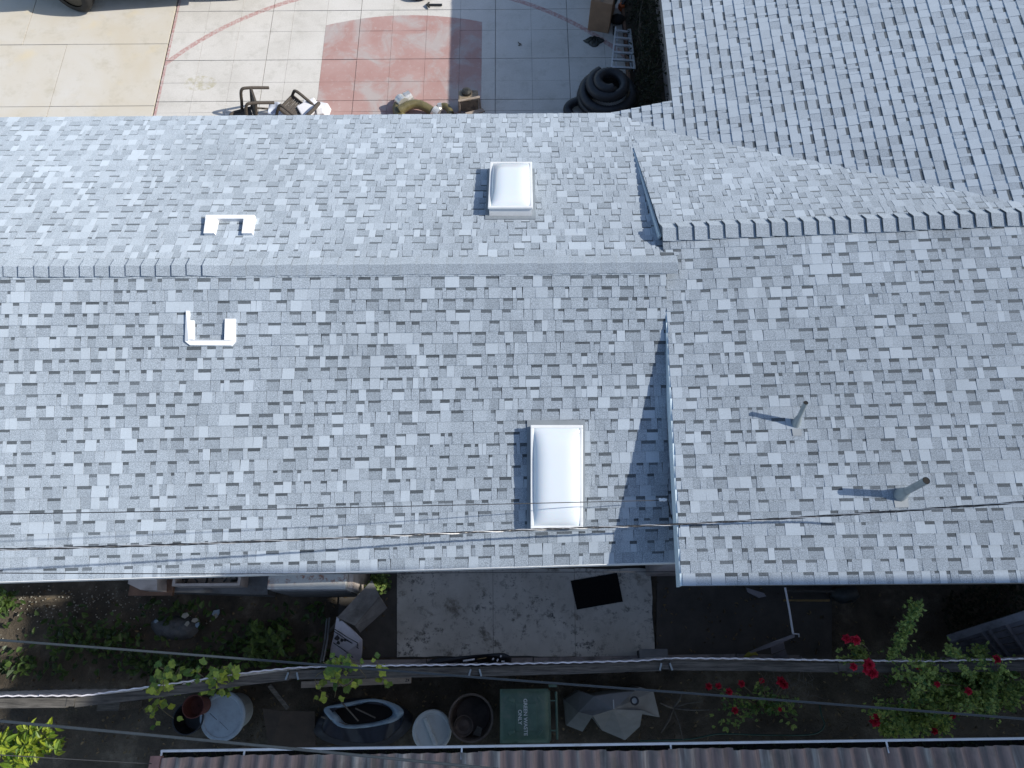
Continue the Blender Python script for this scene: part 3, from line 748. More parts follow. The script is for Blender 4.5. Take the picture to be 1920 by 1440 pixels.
m = MB(); m.slab([at(1405, 1222, .6), at(1440, 1207, .72), at(1490, 1188, .8), at(1490, 1195, .78), at(1444, 1214, .66), at(1410, 1224, .55)], .03); part('board', m, M['lilac'], c)
m = MB(); m.slab([at(1446, 1214, .62), at(1470, 1204, .68), at(1472, 1217, .5), at(1448, 1226, .42)], .03); part('board', m, M['lilac'], c)
m = MB(); m.slab([at(1450, 1228, .38), at(1473, 1218, .46), at(1479, 1237, .2), at(1457, 1238, .18)], .03); part('board', m, M['lilac'], c)
m = MB(); m.slab([at(1489, 1236, .3), at(1503, 1231, .32), at(1506, 1236, .3), at(1500, 1239, .28)], .02); part('board', m, M['lilac'], c)
m = MB(); m.tube([at(1398, 1232, .3), at(1406, 1226, .4), at(1414, 1224, .42), at(1420, 1228, .36)], [.03, .035, .03, .012], 8); solo('yellow_bag', m, simple('yellow_plastic', (.30, .27, .04), .6, .3, 12), 'small crumpled yellow plastic behind the white topped fence', 'bag', smooth=True)
m = MB(); m.slab(quad([(1400, 1102), (1432, 1112), (1437, 1118), (1424, 1121), (1402, 1110)], .25), .03); solo('scrap_board', m, M['lilac'], 'dull brown grey scrap board lying below the right eave', 'board')
m = MB(); m.slab([at(1470, 1124, .3), at(1556, 1124, .3), at(1556, 1128, .3), at(1470, 1127, .3)], .05); solo('timber_strip', m, M['ochre'], 'ochre timber strip on the ground below the right eave', 'timber')
m = MB(); m.slab([at(1475, 1106, .25), at(1603, 1108, .25), at(1603, 1112, .25), at(1475, 1109, .25)], .05); solo('timber_strip', m, M['oldwood'], 'dark grey timber strip between the ochre strip and the wall', 'timber')
m = MB(); a = at(1580, 1120, 0)
m.tube([at(1558, 1113, .18), at(1575, 1117, .2), at(1600, 1114, .18), at(1604, 1122, .18)], [.06, .11, .12, .07], 10); solo('dark_bundle', m, M['foil'], 'dark bundle lying at the end of the ochre timber strip', 'bundle', smooth=True)

# grey board gate at the right
c = thing('board_gate', 'grey blue board gate leaning at the right edge behind roses', 'gate', at(1870, 1200, 0))
A = [at(1778, 1200, .55), at(1925, 1154, 1.35)]; B = [at(1818, 1240, .25), at(1965, 1222, .75)]
for k in range(5):
    f0, f1 = k/5+.012, (k+1)/5-.012; m = MB()
    m.slab([A[0].lerp(B[0], f0), A[1].lerp(B[1], f0), A[1].lerp(B[1], f1), A[0].lerp(B[0], f1)], .025); part('board', m, M['shed'], c)
for u in (.42, .5, .72):
    m = MB(); m.bar(A[0].lerp(A[1], u)+Vector((0, 0, .02)), B[0].lerp(B[1], u)+Vector((0, 0, .02)), .05, .03); part('batten', m, M['shed'], c)
m = MB(); m.bar(A[0]+Vector((0, .02, .02)), A[1]+Vector((0, .02, .02)), .09, .04); part('top_rail', m, M['shed'], c)
m = MB()
for k in range(420):
    px = RND.uniform(1770, 1925); py = RND.uniform(1105, 1185)-(px-1770)*.17+8; z = RND.uniform(.0, .35)
    a = at(px, py, z); d = Vector((RND.uniform(-1, 1), RND.uniform(-1, 1), RND.uniform(-.2, .9))); m.leaf(a, d, (RND.uniform(-.5, .5), RND.uniform(-.5, .5), 1), RND.uniform(.05, .09), .04, RND.random()*.8)
solo('ground_cover', m, M['hedge'], 'low dark weeds growing below the right eave', 'weeds', kind='stuff')

# ------------------------------------------------------------------ fence
FT = [(-260, 1312), (0, 1305), (160, 1304), (300, 1285), (480, 1259), (550, 1252), (640, 1249), (800, 1247), (890, 1246), (1080, 1242), (1200, 1239), (1260, 1234), (1400, 1235), (1560, 1238), (1740, 1240), (1920, 1235), (2150, 1233)]
FZ = 1.65
fp = [at(px, py, FZ) for px, py in FT]
def fpos(x):
    for a, b in zip(fp, fp[1:]):
        if a.x <= x <= b.x: return a.lerp(b, (x-a.x)/(b.x-a.x))
    return fp[0] if x < fp[0].x else fp[-1]
fence = thing('corrugated_fence', 'pale corrugated sheet fence with weathered timber rails dividing the yards', 'fence', (0, -.1, 0))
x = fp[0].x; k = 0
while x < fp[-1].x-.1:
    L = .72; m = MB(); n = 44; th = .006; dz = RND.uniform(-.03, .03); tl = RND.uniform(-.012, .012)
    def wv(u, z, s): 
        q = fpos(x+L*u); return Vector((q.x, q.y+.0045*math.sin((x+L*u)*2*math.pi/.135)+s, z))
    for s in (-.007, .007):
        m.grid(lambda u, v: wv(u, (FZ+dz+tl*u)*v+.02, s+.0), n, 1)
    b0 = 0; r = n+1
    for i in range(n):
        a, b, c_, d = b0+r+i, b0+r+i+1, b0+3*r+i+1, b0+3*r+i; m.face((a, b, c_, d))
    part('corrugated_panel', m, M['sheet'], fence, smooth=False); x += L-.03; k += 1
posts = [-6.9, -5.2, -3.55, -2.62, -.46, 1.80, 3.9, 6.2]
for i, xx in enumerate(posts):
    q = fpos(xx); m = MB(); m.box((xx, q.y-.075, .78), (.09, .09, 1.56)); pt = part('post', m, M['oldwood'], fence)
    for sx in ((-1, 1) if xx in (-2.62, -.46, 1.80) else ()):
        m = MB(); m.bar((xx+sx*.05, q.y-.05, 1.585), (xx+sx*.075, q.y-.13, 1.585), .02, .01); part('bracket', m, M['galv'], pt)
for xa, xc in zip(posts, posts[1:]):
    nseg = 3
    for z, wdt in ((1.53, .105), (.55, .09)):
        m = MB()
        pa, pc = fpos(xa+.05), fpos(xc-.05); pm = fpos((xa+xc)/2)
        P3 = [pa, pa.lerp(pc, .5)*.4+pm*.6, pc]
        P3 = [Vector((p_.x, p_.y-.028-wdt/2, z+RND.uniform(-.015, .015))) for p_ in P3]
        for a, b in zip(P3, P3[1:]): m.bar(a, b, wdt, .06)
        part('rail', m, M['oldwood'], fence)
a, b = at(565, 1284, 1.1), at(771, 1275, 1.1)
c = thing('wooden_lath', 'flat pale wooden lath with a stamped end lying along the fence', 'lath', a)
m = MB(); m.bar(a, b, .075, .02); part('strip', m, M['lath'], c)
m = MB(); d = (b-a).normalized(); s_ = Vector((-d.y, d.x, 0)); o = b-d*.05+Vector((0, 0, .012))
for q0, q1 in (((-.018, .015), (.0, .015)), ((0, .015), (-.018, -.015)), ((-.018, -.015), (0, -.015)), ((.008, .015), (.026, -.015)), ((.026, .015), (.008, -.015))):
    m.bar(o+d*q0[0]+s_*q0[1], o+d*q1[0]+s_*q1[1], .006, .003)
part('stamp', m, M['line'], c)

# ------------------------------------------------------------------ narrow strip south of the fence
def pot(name, px, py, z, r, label, cat, m_, lid=None, h=None, inner=None, tilt=(0, 0), group=None):
    o = at(px, py, z); h = h or z
    c = thing(name, label, cat, (o.x, o.y, 0), group=group)
    R = Euler((rad(tilt[0]), rad(tilt[1]), 0)).to_matrix()
    m = MB(); m.lathe(o, [(r*.78, -h), (r*.86, -h*.5), (r*.95, -.03), (r*1.0, -.03), (r*1.0, 0), (r*.93, 0), (r*.9, -.05), (r*.76, -h*.6), (.01, -h*.6)], 28, R, (True, False)); part('body', m, m_, c, smooth=False)
    if lid:
        m = MB(); m.lathe(o+R @ Vector((0, 0, .012)), [(r*1.05, -.035), (r*1.06, .0), (r*1.0, .012), (r*.9, .012), (r*.86, .004), (.005, .010)], 32, R); part('lid', m, lid, c)
    return c, o, R
c, o, R = pot('lidded_drum', 418, 1343, .42, .288, 'drum with a pale blue round lid under the ivy', 'drum', M['bucket'], M['lidblue'], tilt=(6, -4))
m = MB(); m.bar(o+Vector((-.16, .04, .045)), o+Vector((-.06, -.04, .04)), .005, .004); m.bar(o+Vector((-.02, -.06, .038)), o+Vector((.10, -.16, .03)), .003, .003); part('scratch', m, M['line'], c)
pot('black_pot', 352, 1347, .45, .2, 'wide black pot standing behind the pale blue lidded drum', 'pot', M['blackplastic'])
pot('clay_pot', 362, 1325, .75, .14, 'dark red clay pot stacked in the wide black pot', 'pot', M['terra'], h=.3)
c, o, R = pot('bucket', 810, 1370, .62, .235, 'white plastic bucket with a handled lid beside the brown barrel', 'bucket', M['bucket'], M['bucket'], tilt=(3, 4))
m = MB(); m.bar(o+Vector((-.09, .15, .04)), o+Vector((.06, -.16, .04)), .05, .05); part('handle', m, M['bucket'], c, bevel=.012)
m = MB(); m.box(o+Vector((.24, .05, .0)), (.06, .07, .05)); part('tab', m, M['bucket'], c)
c, o, R = pot('barrel', 883, 1346, .8, .285, 'open brown barrel holding an old pot, next to the green bin', 'barrel', M['barrel'])
m = MB(); q = o+Vector((-.1, -.1, -.12)); m.lathe(q, [(.10, -.2), (.125, 0), (.115, 0), (.10, -.04), (.07, -.06), (.05, -.05), (.005, -.03)], 24); tag(part('old_pot', m, M['barrel']), 'small dull pot sitting inside the open brown barrel', 'pot')
m = MB(); m.slab([o+Vector(v) for v in ((.02, -.2, -.1), (.12, -.22, -.08), (.14, -.12, -.05), (.08, -.1, -.06))], .02); tag(part('wood_scrap', m, M['oldwood']), 'grey wood scrap sticking up inside the open brown barrel', 'scrap')
# brown board and sticks
m = MB(); m.slab([at(492, 1328, .55), at(530, 1333, .6), at(590, 1334, .55), at(592, 1400, .25), at(505, 1405, .25)], .03); solo('soaked_board', m, M['darkcard'], 'dark brown soaked board tilted beside the torn sack', 'board')
m = MB(); m.bar(at(505, 1285, .7), at(540, 1328, .6), .05, .03); solo('stake', m, M['oldwood'], 'short grey wooden stake leaning behind the dark brown board', 'stake')
m = MB(); p0, p1 = at(184, 1318, .6), at(222, 1333, .6); m.box(((p0.x+p1.x)/2, (p0.y+p1.y)/2, .3), (p1.x-p0.x, p0.y-p1.y, .6)); solo('grey_crate', m, M['oldwood'], 'small dark timber crate under the fence at left', 'crate')
# torn sack with pale lining
c = thing('torn_sack', 'torn dark sack with pale blue lining gaping open below the fence', 'sack', at(680, 1360, 0))
N = 36
def ring(f, zz, jit):
    out = []
    for k in range(N):
        a = 2*math.pi*k/N; px = 680+f*88*math.cos(a)+(6*math.sin(3*a)); py = 1357-f*46*math.sin(a)*(1 if math.sin(a) > 0 else .95)
        out.append(at(px, py, zz+jit*math.sin(5*a+f*9)+jit*.6*math.sin(11*a)))
    return out
def loft(m, rings):
    b = len(m.v)
    for r_ in rings: m.v += [tuple(p_) for p_ in r_]
    n = len(rings[0])
    for i in range(len(rings)-1):
        for k in range(n): m.face((b+i*n+k, b+i*n+(k+1) % n, b+(i+1)*n+(k+1) % n, b+(i+1)*n+k))
m = MB(); loft(m, [ring(1.02, .0, 0), ring(1.06, .3, .03), ring(.96, .5, .05), ring(.85, .58, .05)]); part('bag', m, M['sack'], c, smooth=True)
def ring2(f, zz, jit, cy=1338, ry=24, rx=66, cx=682):
    out = []
    for k in range(N):
        a = 2*math.pi*k/N; out.append(at(cx+f*rx*math.cos(a)+4*math.sin(4*a), cy-f*ry*math.sin(a)+3*math.cos(3*a), zz+jit*math.sin(6*a)+jit*.5*math.sin(13*a)))
    return out
m = MB(); loft(m, [ring2(1.12, .60, .03), ring2(1.0, .66, .03), ring2(.86, .60, .03), ring2(.8, .5, .02)]); part('lining', m, M['lining'], c, smooth=True)
m = MB(); loft(m, [ring2(1.12, .60, .03), ring(.84, .575, .05)]); part('fold', m, M['sack'], c, smooth=True)
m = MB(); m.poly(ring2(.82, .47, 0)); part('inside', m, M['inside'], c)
for a, b in (((640, 1316, .68), (672, 1352, .68)), ((666, 1328, .62), (704, 1346, .6)), ((602, 1344, .6), (660, 1362, .6))):
    m = MB(); m.tube([at(*a), at(*b)], .01, 6); part('rod', m, M['deadstem'], c)
# green waste bin
TL, BR = at(938, 1293, 1.02), at(1030, 1393, 1.02); cx, cy = (TL.x+BR.x)/2, (TL.y+BR.y)/2; W, D = BR.x-TL.x, TL.y-BR.y
c = thing('waste_bin', 'green wheeled waste bin with white lettering on its lid', 'bin', (cx, cy, 0))
m = MB(); m.prism([(cx-W/2+.01, cy-D/2+.01, .98), (cx+W/2+.03, cy-D/2+.01, .98), (cx+W/2+.03, cy+D/2-.01, .98), (cx-W/2+.01, cy+D/2-.01, .98)],
                  [(cx-W/2+.09, cy-D/2+.08, .06), (cx+W/2-.02, cy-D/2+.08, .06), (cx+W/2-.02, cy+D/2-.08, .06), (cx-W/2+.09, cy+D/2-.08, .06)]); part('body', m, M['binlid'], c, bevel=.02)
m = MB()
def lidf(u, v):
    a, b = 2*u-1, 2*v-1; e = .045*((1-abs(a)**5)*(1-abs(b)**5))**.5
    return Vector((cx+a*W/2, cy+b*D/2, 1.0+e))
m.grid(lidf, 22, 22); lid = part('lid', m, M['binlid'], c, smooth=True)
m = MB(); m.box((cx, cy, .99), (W+.01, D+.012, .03)); part('lid_rim', m, M['binlid'], lid, bevel=.008)
m = MB(); m.box((cx+.02, cy-.01, 1.048), (W*.44, D*.52, .012)); part('lid_panel', m, M['binlid'], lid, bevel=.004)
for s_, yy in ((1, .36), (-1, -.36)):
    m = MB(); m.bar((cx-.20, cy+yy*D*.92, 1.045), (cx-.12, cy+yy*D*.78, 1.045), .05, .022); part('lid_grip', m, M['binlid'], lid, bevel=.008)
    m = MB(); m.bar((cx+W*.27, cy+yy*D*.98, 1.045), (cx+W*.36, cy+yy*D*.72, 1.045), .03, .016); part('lid_rib', m, M['binlid'], lid, bevel=.006)
for yy in (.28, -.28):
    m = MB(); m.box((cx+W/2+.06, cy+yy*D, .97), (.10, .012, .06)); m.box((cx+W/2+.06, cy+yy*D+.17*(1 if yy > 0 else -1), .97), (.10, .03, .06)); part('hinge', m, M['binlid'], c)
    m = MB(); m.lathe((cx+W/2-.06, cy+yy*D*1.2, .11), [(.11, -.03), (.11, .03)], 20, Euler((rad(90), 0, 0)).to_matrix()); part('wheel', m, M['black'], c)
m = MB(); m.tube([(cx+W/2+.10, cy-D/2+.03, .97), (cx+W/2+.10, cy+D/2-.03, .97)], .016, 10); part('handle', m, M['binlid'], c)
def text(body, size, loc, rz, m_, parent):
    cu = bpy.data.curves.new('t', 'FONT'); cu.body = body; cu.size = size; cu.align_x = 'CENTER'; cu.align_y = 'CENTER'; cu.extrude = .0008; cu.offset = .0012
    o = bpy.data.objects.new('t', cu); COL.objects.link(o); dg = bpy.context.evaluated_depsgraph_get()
    me = bpy.data.meshes.new_from_object(o.evaluated_get(dg)); COL.objects.unlink(o); bpy.data.objects.remove(o)
    q = bpy.data.objects.new('lettering', me); COL.objects.link(q); me.materials.clear(); me.materials.append(m_)
    q.parent = parent; q.location = Vector(loc)-rootloc(parent); q.rotation_euler = (0, 0, rz); return q
text('GREEN WASTE', .062, (cx+.01, cy-.01, 1.0565), rad(-90), M['text'], lid)
text('ONLY', .062, (cx-.058, cy-.01, 1.0565), rad(-90), M['text'], lid)
# grey tarpaulin heap
c = thing('tarpaulin_heap', 'grey tarpaulin draped over a heap right of the green bin', 'tarpaulin', at(1145, 1340, 0))
T = [(1058, 1312, .25), (1086, 1296, .5), (1114, 1305, .75), (1148, 1300, .8), (1190, 1296, .8), (1200, 1288, .6), (1225, 1296, .5), (1237, 1345, .3), (1205, 1332, .62), (1200, 1362, .4), (1172, 1388, .2), (1130, 1370, .35), (1112, 1342, .8), (1092, 1372, .3), (1062, 1360, .15)]
ctr = at(1150, 1330, .86); ctr2 = at(1085, 1335, .62)
m = MB(); V = [at(*q) for q in T]; b = len(m.v); m.v += [tuple(v) for v in V]+[tuple(ctr), tuple(ctr2)]; n = len(V)
for i in (0, 1, 11, 12, 13, 14): pass
for i in range(n):
    j = (i+1) % n; cc = n+1 if i in (0, 1, 12, 13, 14) else n
    m.face((b+i, b+j, b+cc))
m.face((b+2, b+n, b+n+1)); m.face((b+12, b+n+1, b+n))
G = [Vector((v.x*1.0, v.y, -.02)) for v in V]; g0 = len(m.v); m.v += [tuple(q) for q in G]
for i in range(n): m.face((b+i, g0+i, g0+(i+1) % n, b+(i+1) % n))
part('cloth', m, M['tarp'], c)
o = at(1190, 1314, .92); m = MB(); m.lathe(o, [(.05, -.08), (.055, 0), (.035, 0), (.033, -.03)], 20, cap=(True, False)); part('cap_ring', m, M['blackplastic'], c)
m = MB(); m.lathe(o+Vector((0, 0, -.02)), [(.034, -.01), (.034, .0)], 16); part('cap', m, M['bucket'], c)
m = MB(); m.bar(at(1150, 1312, .88), at(1151, 1329, .9), .012, .01); part('tie', m, M['bucket'], c)
# dead branch, hose
m = MB(); base = at(1262, 1327, .1)
for px, py, r in ((1238, 1318, .02), (1280, 1295, .018), (1330, 1331, .018), (1240, 1374, .02), (1282, 1392, .012), (1318, 1315, .012)):
    e = at(px, py, .25); mid = base.lerp(e, .5)+Vector((RND.uniform(-.02, .02), RND.uniform(-.02, .02), .04)); m.tube([base, mid, e], [r, r*.8, r*.4], 6)
solo('dead_branch', m, M['deadstem'], 'bare forked dead branch lying right of the grey tarpaulin', 'branch')
hp_ = [(1200, 1389), (1290, 1386), (1350, 1376), (1430, 1378), (1520, 1377), (1545, 1362), (1540, 1340), (1537, 1322)]
m = MB(); pts = [at(px, py, .04) for px, py in hp_]
def smoothp(P, n=6):
    out = []
    for i in range(len(P)-1):
        p0, p1, p2, p3 = P[max(0, i-1)], P[i], P[i+1], P[min(len(P)-1, i+2)]
        for k in range(n):
            t = k/n; out.append(.5*((2*p1)+(p2-p0)*t+(2*p0-5*p1+4*p2-p3)*t*t+(3*p1-p0-3*p2+p3)*t**3))
    return out+[P[-1]]
m.tube(smoothp(pts), .011, 6); solo('garden_hose', m, M['green_hose'], 'thin dark green garden hose snaking along the strip by the gutter', 'hose', smooth=True)

# ------------------------------------------------------------------ patio cover with corrugated roof and gutter
pv = thing('patio_cover', 'brown corrugated patio roof with pale gutter at the bottom edge', 'patio roof', (1, -2, 0))
PXa = at(292, 1420, 2.3); PXb = at(1925, 1397, 2.3)
def edgeY(x): return PXa.y+(PXb.y-PXa.y)*(x-PXa.x)/(PXb.x-PXa.x)-.0
x = PXa.x+.04
while x < 7.4:
    L = .668; m = MB(); j = RND.uniform(-.015, .015)
    def f(u, v):
        xx = x+L*1.02*u; s_ = (xx-v*0.12)
        return Vector((xx, edgeY(xx)-3.2*v+j*(1-v), 2.28+.26*v+.032*math.cos((xx)*2*math.pi/.167)))
    m.grid(f, 40, 6); part('roof_sheet', m, M['patio'], pv, smooth=True); x += L
m = MB(); m.bar((PXa.x+.0, edgeY(PXa.x)+.01, 2.27), (PXa.x, edgeY(PXa.x)-3.2, 2.53), .11, .07); part('end_cap', m, M['terraedge'] if 'terraedge' in M else simple('red_brown_edge', (.22, .12, .10), .8, .3, 8), pv)
ga = at(303, 1408, 2.22); gb = at(1940, 1384, 2.22)
m = MB(); m.bar(ga, gb, .022, .05); part('gutter_lip', m, M['white_paint'], pv)
ga2, gb2 = ga+Vector((0, -.07, -.05)), gb+Vector((0, -.07, -.05))
m = MB(); m.bar(ga2, gb2, .12, .012); part('gutter_trough', m, M['inside'], pv)
m = MB()
for k in range(500):
    u = RND.random(); a = ga2.lerp(gb2, u)+Vector((0, RND.uniform(-.05, .045), .01+.02*RND.random())); m.leaf(a, (RND.uniform(-1, 1), RND.uniform(-1, 1), RND.uniform(-.2, .4)), (0, 0, 1), RND.uniform(.03, .07), .025, RND.random()*.5)
part('gutter_leaves', m, M['hedge'], pv, kind='stuff')
for px in (304, 459, 866, 1257, 1661):
    a = at(px, 1408-(px-303)*.0147, 2.24); m = MB(); m.bar(a, a+Vector((0, -.12, .02)), .018, .012); part('gutter_strap', m, M['white_paint'], pv)
for xx in (PXa.x+.15, 0, 3.6, 7.2):
    m = MB(); m.box((xx, -1.12, 1.12), (.09, .09, 2.24)); part('post', m, M['oldwood'], pv)
m = MB(); m.bar((PXa.x+.1, -1.12, 2.2), (7.3, -1.12, 2.2), .06, .08); part('beam', m, M['oldwood'], pv)

# ------------------------------------------------------------------ overhead cables
def cable(pts, r, label, name='overhead_cable', m_=None, n=6):
    m = MB(); P = smoothp([at(*q) for q in pts], 8); m.tube(P, r, n); return solo(name, m, m_ or M['cable'], label, 'cable', smooth=True)
cable([(-120, 966, 4.6), (400, 957, 4.25), (900, 946, 3.8), (1238, 938, 3.0)], .0045, 'thin dark wire crossing the lower roof to a small insulator', m_=M['cabledark'])
cable([(-120, 1074, 4.4), (500, 1076, 3.7), (1000, 1073, 3.0), (1300, 1072, 2.6)], .0045, 'thin dark wire hanging just along the lower eave', m_=M['cabledark'])
cable([(-120, 1191, 3.9), (480, 1237, 3.6), (880, 1269, 3.5), (1400, 1308, 3.6), (2050, 1358, 4.0)], .0115, 'thick grey cable sagging over the fence and rose bushes')
cable([(-120, 1341, 5.6), (300, 1380, 5.5), (600, 1409, 5.5), (980, 1447, 5.5), (1200, 1470, 5.5)], .0095, 'thick grey cable crossing the bottom left corner')
cable([(-100, 1409, 4.0), (90, 1421, 3.4), (284, 1432, 2.5)], .005, 'thin dark wire ending at the corner of the brown patio roof', m_=M['cabledark'])
sd = thing('service_drop', 'twisted black and silver service cable crossing both roofs', 'cable', at(960, 996, 3.6))
ctr_ = smoothp([at(*q) for q in [(-140, 1034, 4.6), (300, 1022, 4.3), (700, 1006, 4.0), (1000, 993, 3.5), (1270, 983, 3.3), (1600, 964, 3.6), (2050, 932, 4.5)]], 60)
for k in range(3):
    m = MB(); P = []
    for i, p in enumerate(ctr_):
        a = i*.36+k*2.094; rr = .0075; P.append(p+Vector((0, rr*math.cos(a), rr*math.sin(a))))
    m.tube(P, .0052 if k else .0045, 6); part('strand', m, M['bare'] if k == 0 else M['cabledark'], sd, smooth=True)
o = at(1243, 937, 3.0)
c = thing('wire_insulator', 'small white insulator with a drooping black lead near the gable step', 'insulator', o)
m = MB(); R = Euler((0, rad(90), 0)).to_matrix(); m.lathe(o, [(.012, -.045), (.02, -.03), (.014, -.01), (.02, .01), (.014, .03), (.01, .045)], 12, R); part('body', m, M['ventwhite'], c, smooth=True)
m = MB(); m.tube(smoothp([o+Vector((.05, 0, 0)), at(1255, 950, 2.98), at(1258, 968, 2.95), at(1266, 980, 3.0), at(1272, 985, 3.12)], 5), .006, 6); part('lead', m, M['cabledark'], c, smooth=True)

# ------------------------------------------------------------------ plants
def rv(zlo=-.3, zhi=1): return Vector((RND.uniform(-1, 1), RND.uniform(-1, 1), RND.uniform(zlo, zhi)))
# ground cover in the left yard
m = MB()
for k in range(4200):
    px = RND.uniform(-60, 610); py = RND.uniform(1130, 1300)
    dens = .55*(math.sin(px*.021+1)*math.cos(py*.05)+.3)+.5*((py-1170)/120)- (.35 if px < 90 else 0)
    if RND.random() > max(.06, min(1, dens)): continue
    z = RND.uniform(.0, .28); a = at(px, py, z)
    if a.y < -.2: continue
    m.leaf(a, rv(-.2, .5), Vector((RND.uniform(-.5, .5), RND.uniform(-.5, .5), 1)), RND.uniform(.05, .13), RND.uniform(.04, .09), max(0, RND.gauss(.35, .25)))
solo('ground_cover', m, M['cover'], 'dark green leafy ground cover in the left yard', 'ground cover', kind='stuff')
m = MB()
for k in range(420):
    px = RND.gauss(120, 130); py = RND.gauss(1130, 28)
    if not -40 < px < 520 or not 1098 < py < 1200: continue
    a = at(px, py, .01); s_ = RND.uniform(.006, .02); m.box(a, (s_, s_*RND.uniform(.5, 1), s_*.6), Euler((RND.random(), RND.random(), RND.random()*3)).to_matrix())
solo('litter', m, M['litter'], 'pale chips and litter scattered on the soil by the house', 'litter', kind='stuff')
m = MB()
for k in range(1500):
    x_ = RND.uniform(-7, 7); y_ = RND.uniform(-1.25, -.2) if k % 3 else RND.uniform(0, 1.0)
    if -1.7 < x_ < 2 and y_ > -.05: continue
    m.leaf((x_, y_, .012+RND.random()*.02), rv(-.1, .2), rv(.6, 1), RND.uniform(.025, .07), RND.uniform(.015, .04), RND.random())
solo('fallen_leaves', m, leafmat('dry_leaf', (.05, .035, .02), (.24, .18, .10), .1, .8), 'dry fallen leaves strewn over the shaded yard strips', 'leaves', kind='stuff')
# grey stone / cloth lump with scraps
c = thing('cloth_heap', 'grey flattened cloth heap with pale scraps in the left yard', 'heap', at(330, 1172, 0))
def heap(u, v):
    a = 2*math.pi*u; f = v; px = 330+f*46*math.cos(a)*(1+.1*math.sin(3*a)); py = 1177-f*26*math.sin(a)*(1+.12*math.cos(2*a))
    return at(px, py, .16*(1-f**3)+.015*math.sin(px*.3)*math.cos(py*.4))
m = MB(); m.grid(heap, 32, 8); part('cloth', m, simple('wet_grey_cloth', (.10, .105, .105), .8, .3, 9, dirt=(.04, .04, .04), dscale=7, bump=.4), c, smooth=True)
for px, py, w_ in ((293, 1165, .05), (348, 1154, .06), (366, 1163, .07), (352, 1169, .05), (371, 1172, .05), (407, 1150, .08), (404, 1156, .06)):
    p_ = at(px, py, .2 if px < 390 else .06); m = MB(); m.slab([p_+Vector((RND.uniform(.5, 1)*w_*math.cos(a), RND.uniform(.4, .9)*w_*math.sin(a), RND.uniform(0, .03))) for a in (0, 1.2, 2.4, 3.6, 4.9)], .006); part('scrap', m, M['lining'] if px % 2 else M['litter'], c)
def shrub(name, label, cat, px, py, h, rpx, rpy, nst, nl, L, W, mt, tone=(.4, .25), group=None, stemr=.008, asparts=False, up=.3, z0=.15):
    b = at(px, py, 0); c = thing(name, label, cat, (b.x, b.y, 0), group=group); tips = []
    for k in range(nst):
        a = RND.random()*6.283; f = math.sqrt(RND.random()); e = at(px+rpx*f*math.cos(a), py+rpy*f*math.sin(a), h*RND.uniform(.45, 1))
        mid = b.lerp(e, .5)+Vector((RND.uniform(-.06, .06), RND.uniform(-.06, .06), .12*h)); P = smoothp([b, mid, e], 4)
        m = MB(); m.tube(P, [stemr*(1-.75*i/(len(P)-1)) for i in range(len(P))], 5); part('stem', m, M['stem'], c); tips.append(P)
    if asparts:
        proto = [MB() for _ in range(6)]; mes = []
        for i, q in enumerate(proto):
            q.leaf((0, 0, 0), (1, 0, -.05), (0, 0, 1), 1, W/L, max(0, min(1, RND.gauss(*tone))), .18); mes.append(q.mesh('leaf')); mes[-1].materials.append(mt)
        for k in range(nl):
            P = RND.choice(tips); i = RND.randint(len(P)//2, len(P)-1); a = RND.random()*6.283; el = RND.uniform(-.25, .5)
            o = bpy.data.objects.new('leaf', RND.choice(mes)); COL.objects.link(o); o.parent = c
            o.location = P[i]+Vector((RND.uniform(-.02, .02), RND.uniform(-.02, .02), RND.uniform(-.04, .03)))-Vector((b.x, b.y, 0)); o.rotation_euler = (RND.uniform(-.5, .5), -el, a); s_ = L*RND.uniform(.65, 1.15); o.scale = (s_, s_, s_)
    else:
        m = MB()
        for k in range(nl):
            P = RND.choice(tips); i = RND.randint(max(1, len(P)//3), len(P)-1); s_ = RND.uniform(.6, 1.15); o = P[i]+rv(-1, 1)*RND.random()*.11
            tn = max(0, min(1, RND.gauss(*tone)+.5*(o.z/h-.6))); d = rv(-.3, .5)  # higher leaves get lighter tones, painting in light on the tops
            m.leaf(o, d, rv(.3, 1.4), L*s_, W*s_, tn)
            if RND.random() < .6: m.leaf(o, d+rv(-.3, .3), rv(.3, 1.4), L*s_*.9, W*s_*.9, tn)
        part('foliage', m, mt, c, kind='stuff')
    return c, tips
shrub('leafy_shrub', 'dark green broad leaved shrub in the middle of the left yard', 'shrub', 495, 1205, .75, 62, 48, 14, 130, .13, .065, M['cover'], (.75, .25), asparts=True)
shrub('leafy_shrub', 'small dark green plant growing at the left edge of the yard', 'shrub', 20, 1128, .4, 40, 20, 7, 70, .1, .07, M['cover'], (.6, .25))
shrub('leafy_shrub', 'small green plant growing between cabinet and concrete slab', 'shrub', 715, 1095, .5, 26, 22, 10, 260, .06, .04, M['rose'], (.35, .2))
shrub('citrus_shrub', 'bright yellow green sunlit shrub in the bottom left corner', 'shrub', 62, 1398, 1.75, 70, 52, 26, 280, .15, .06, M['bright'], (.6, .3), asparts=True)
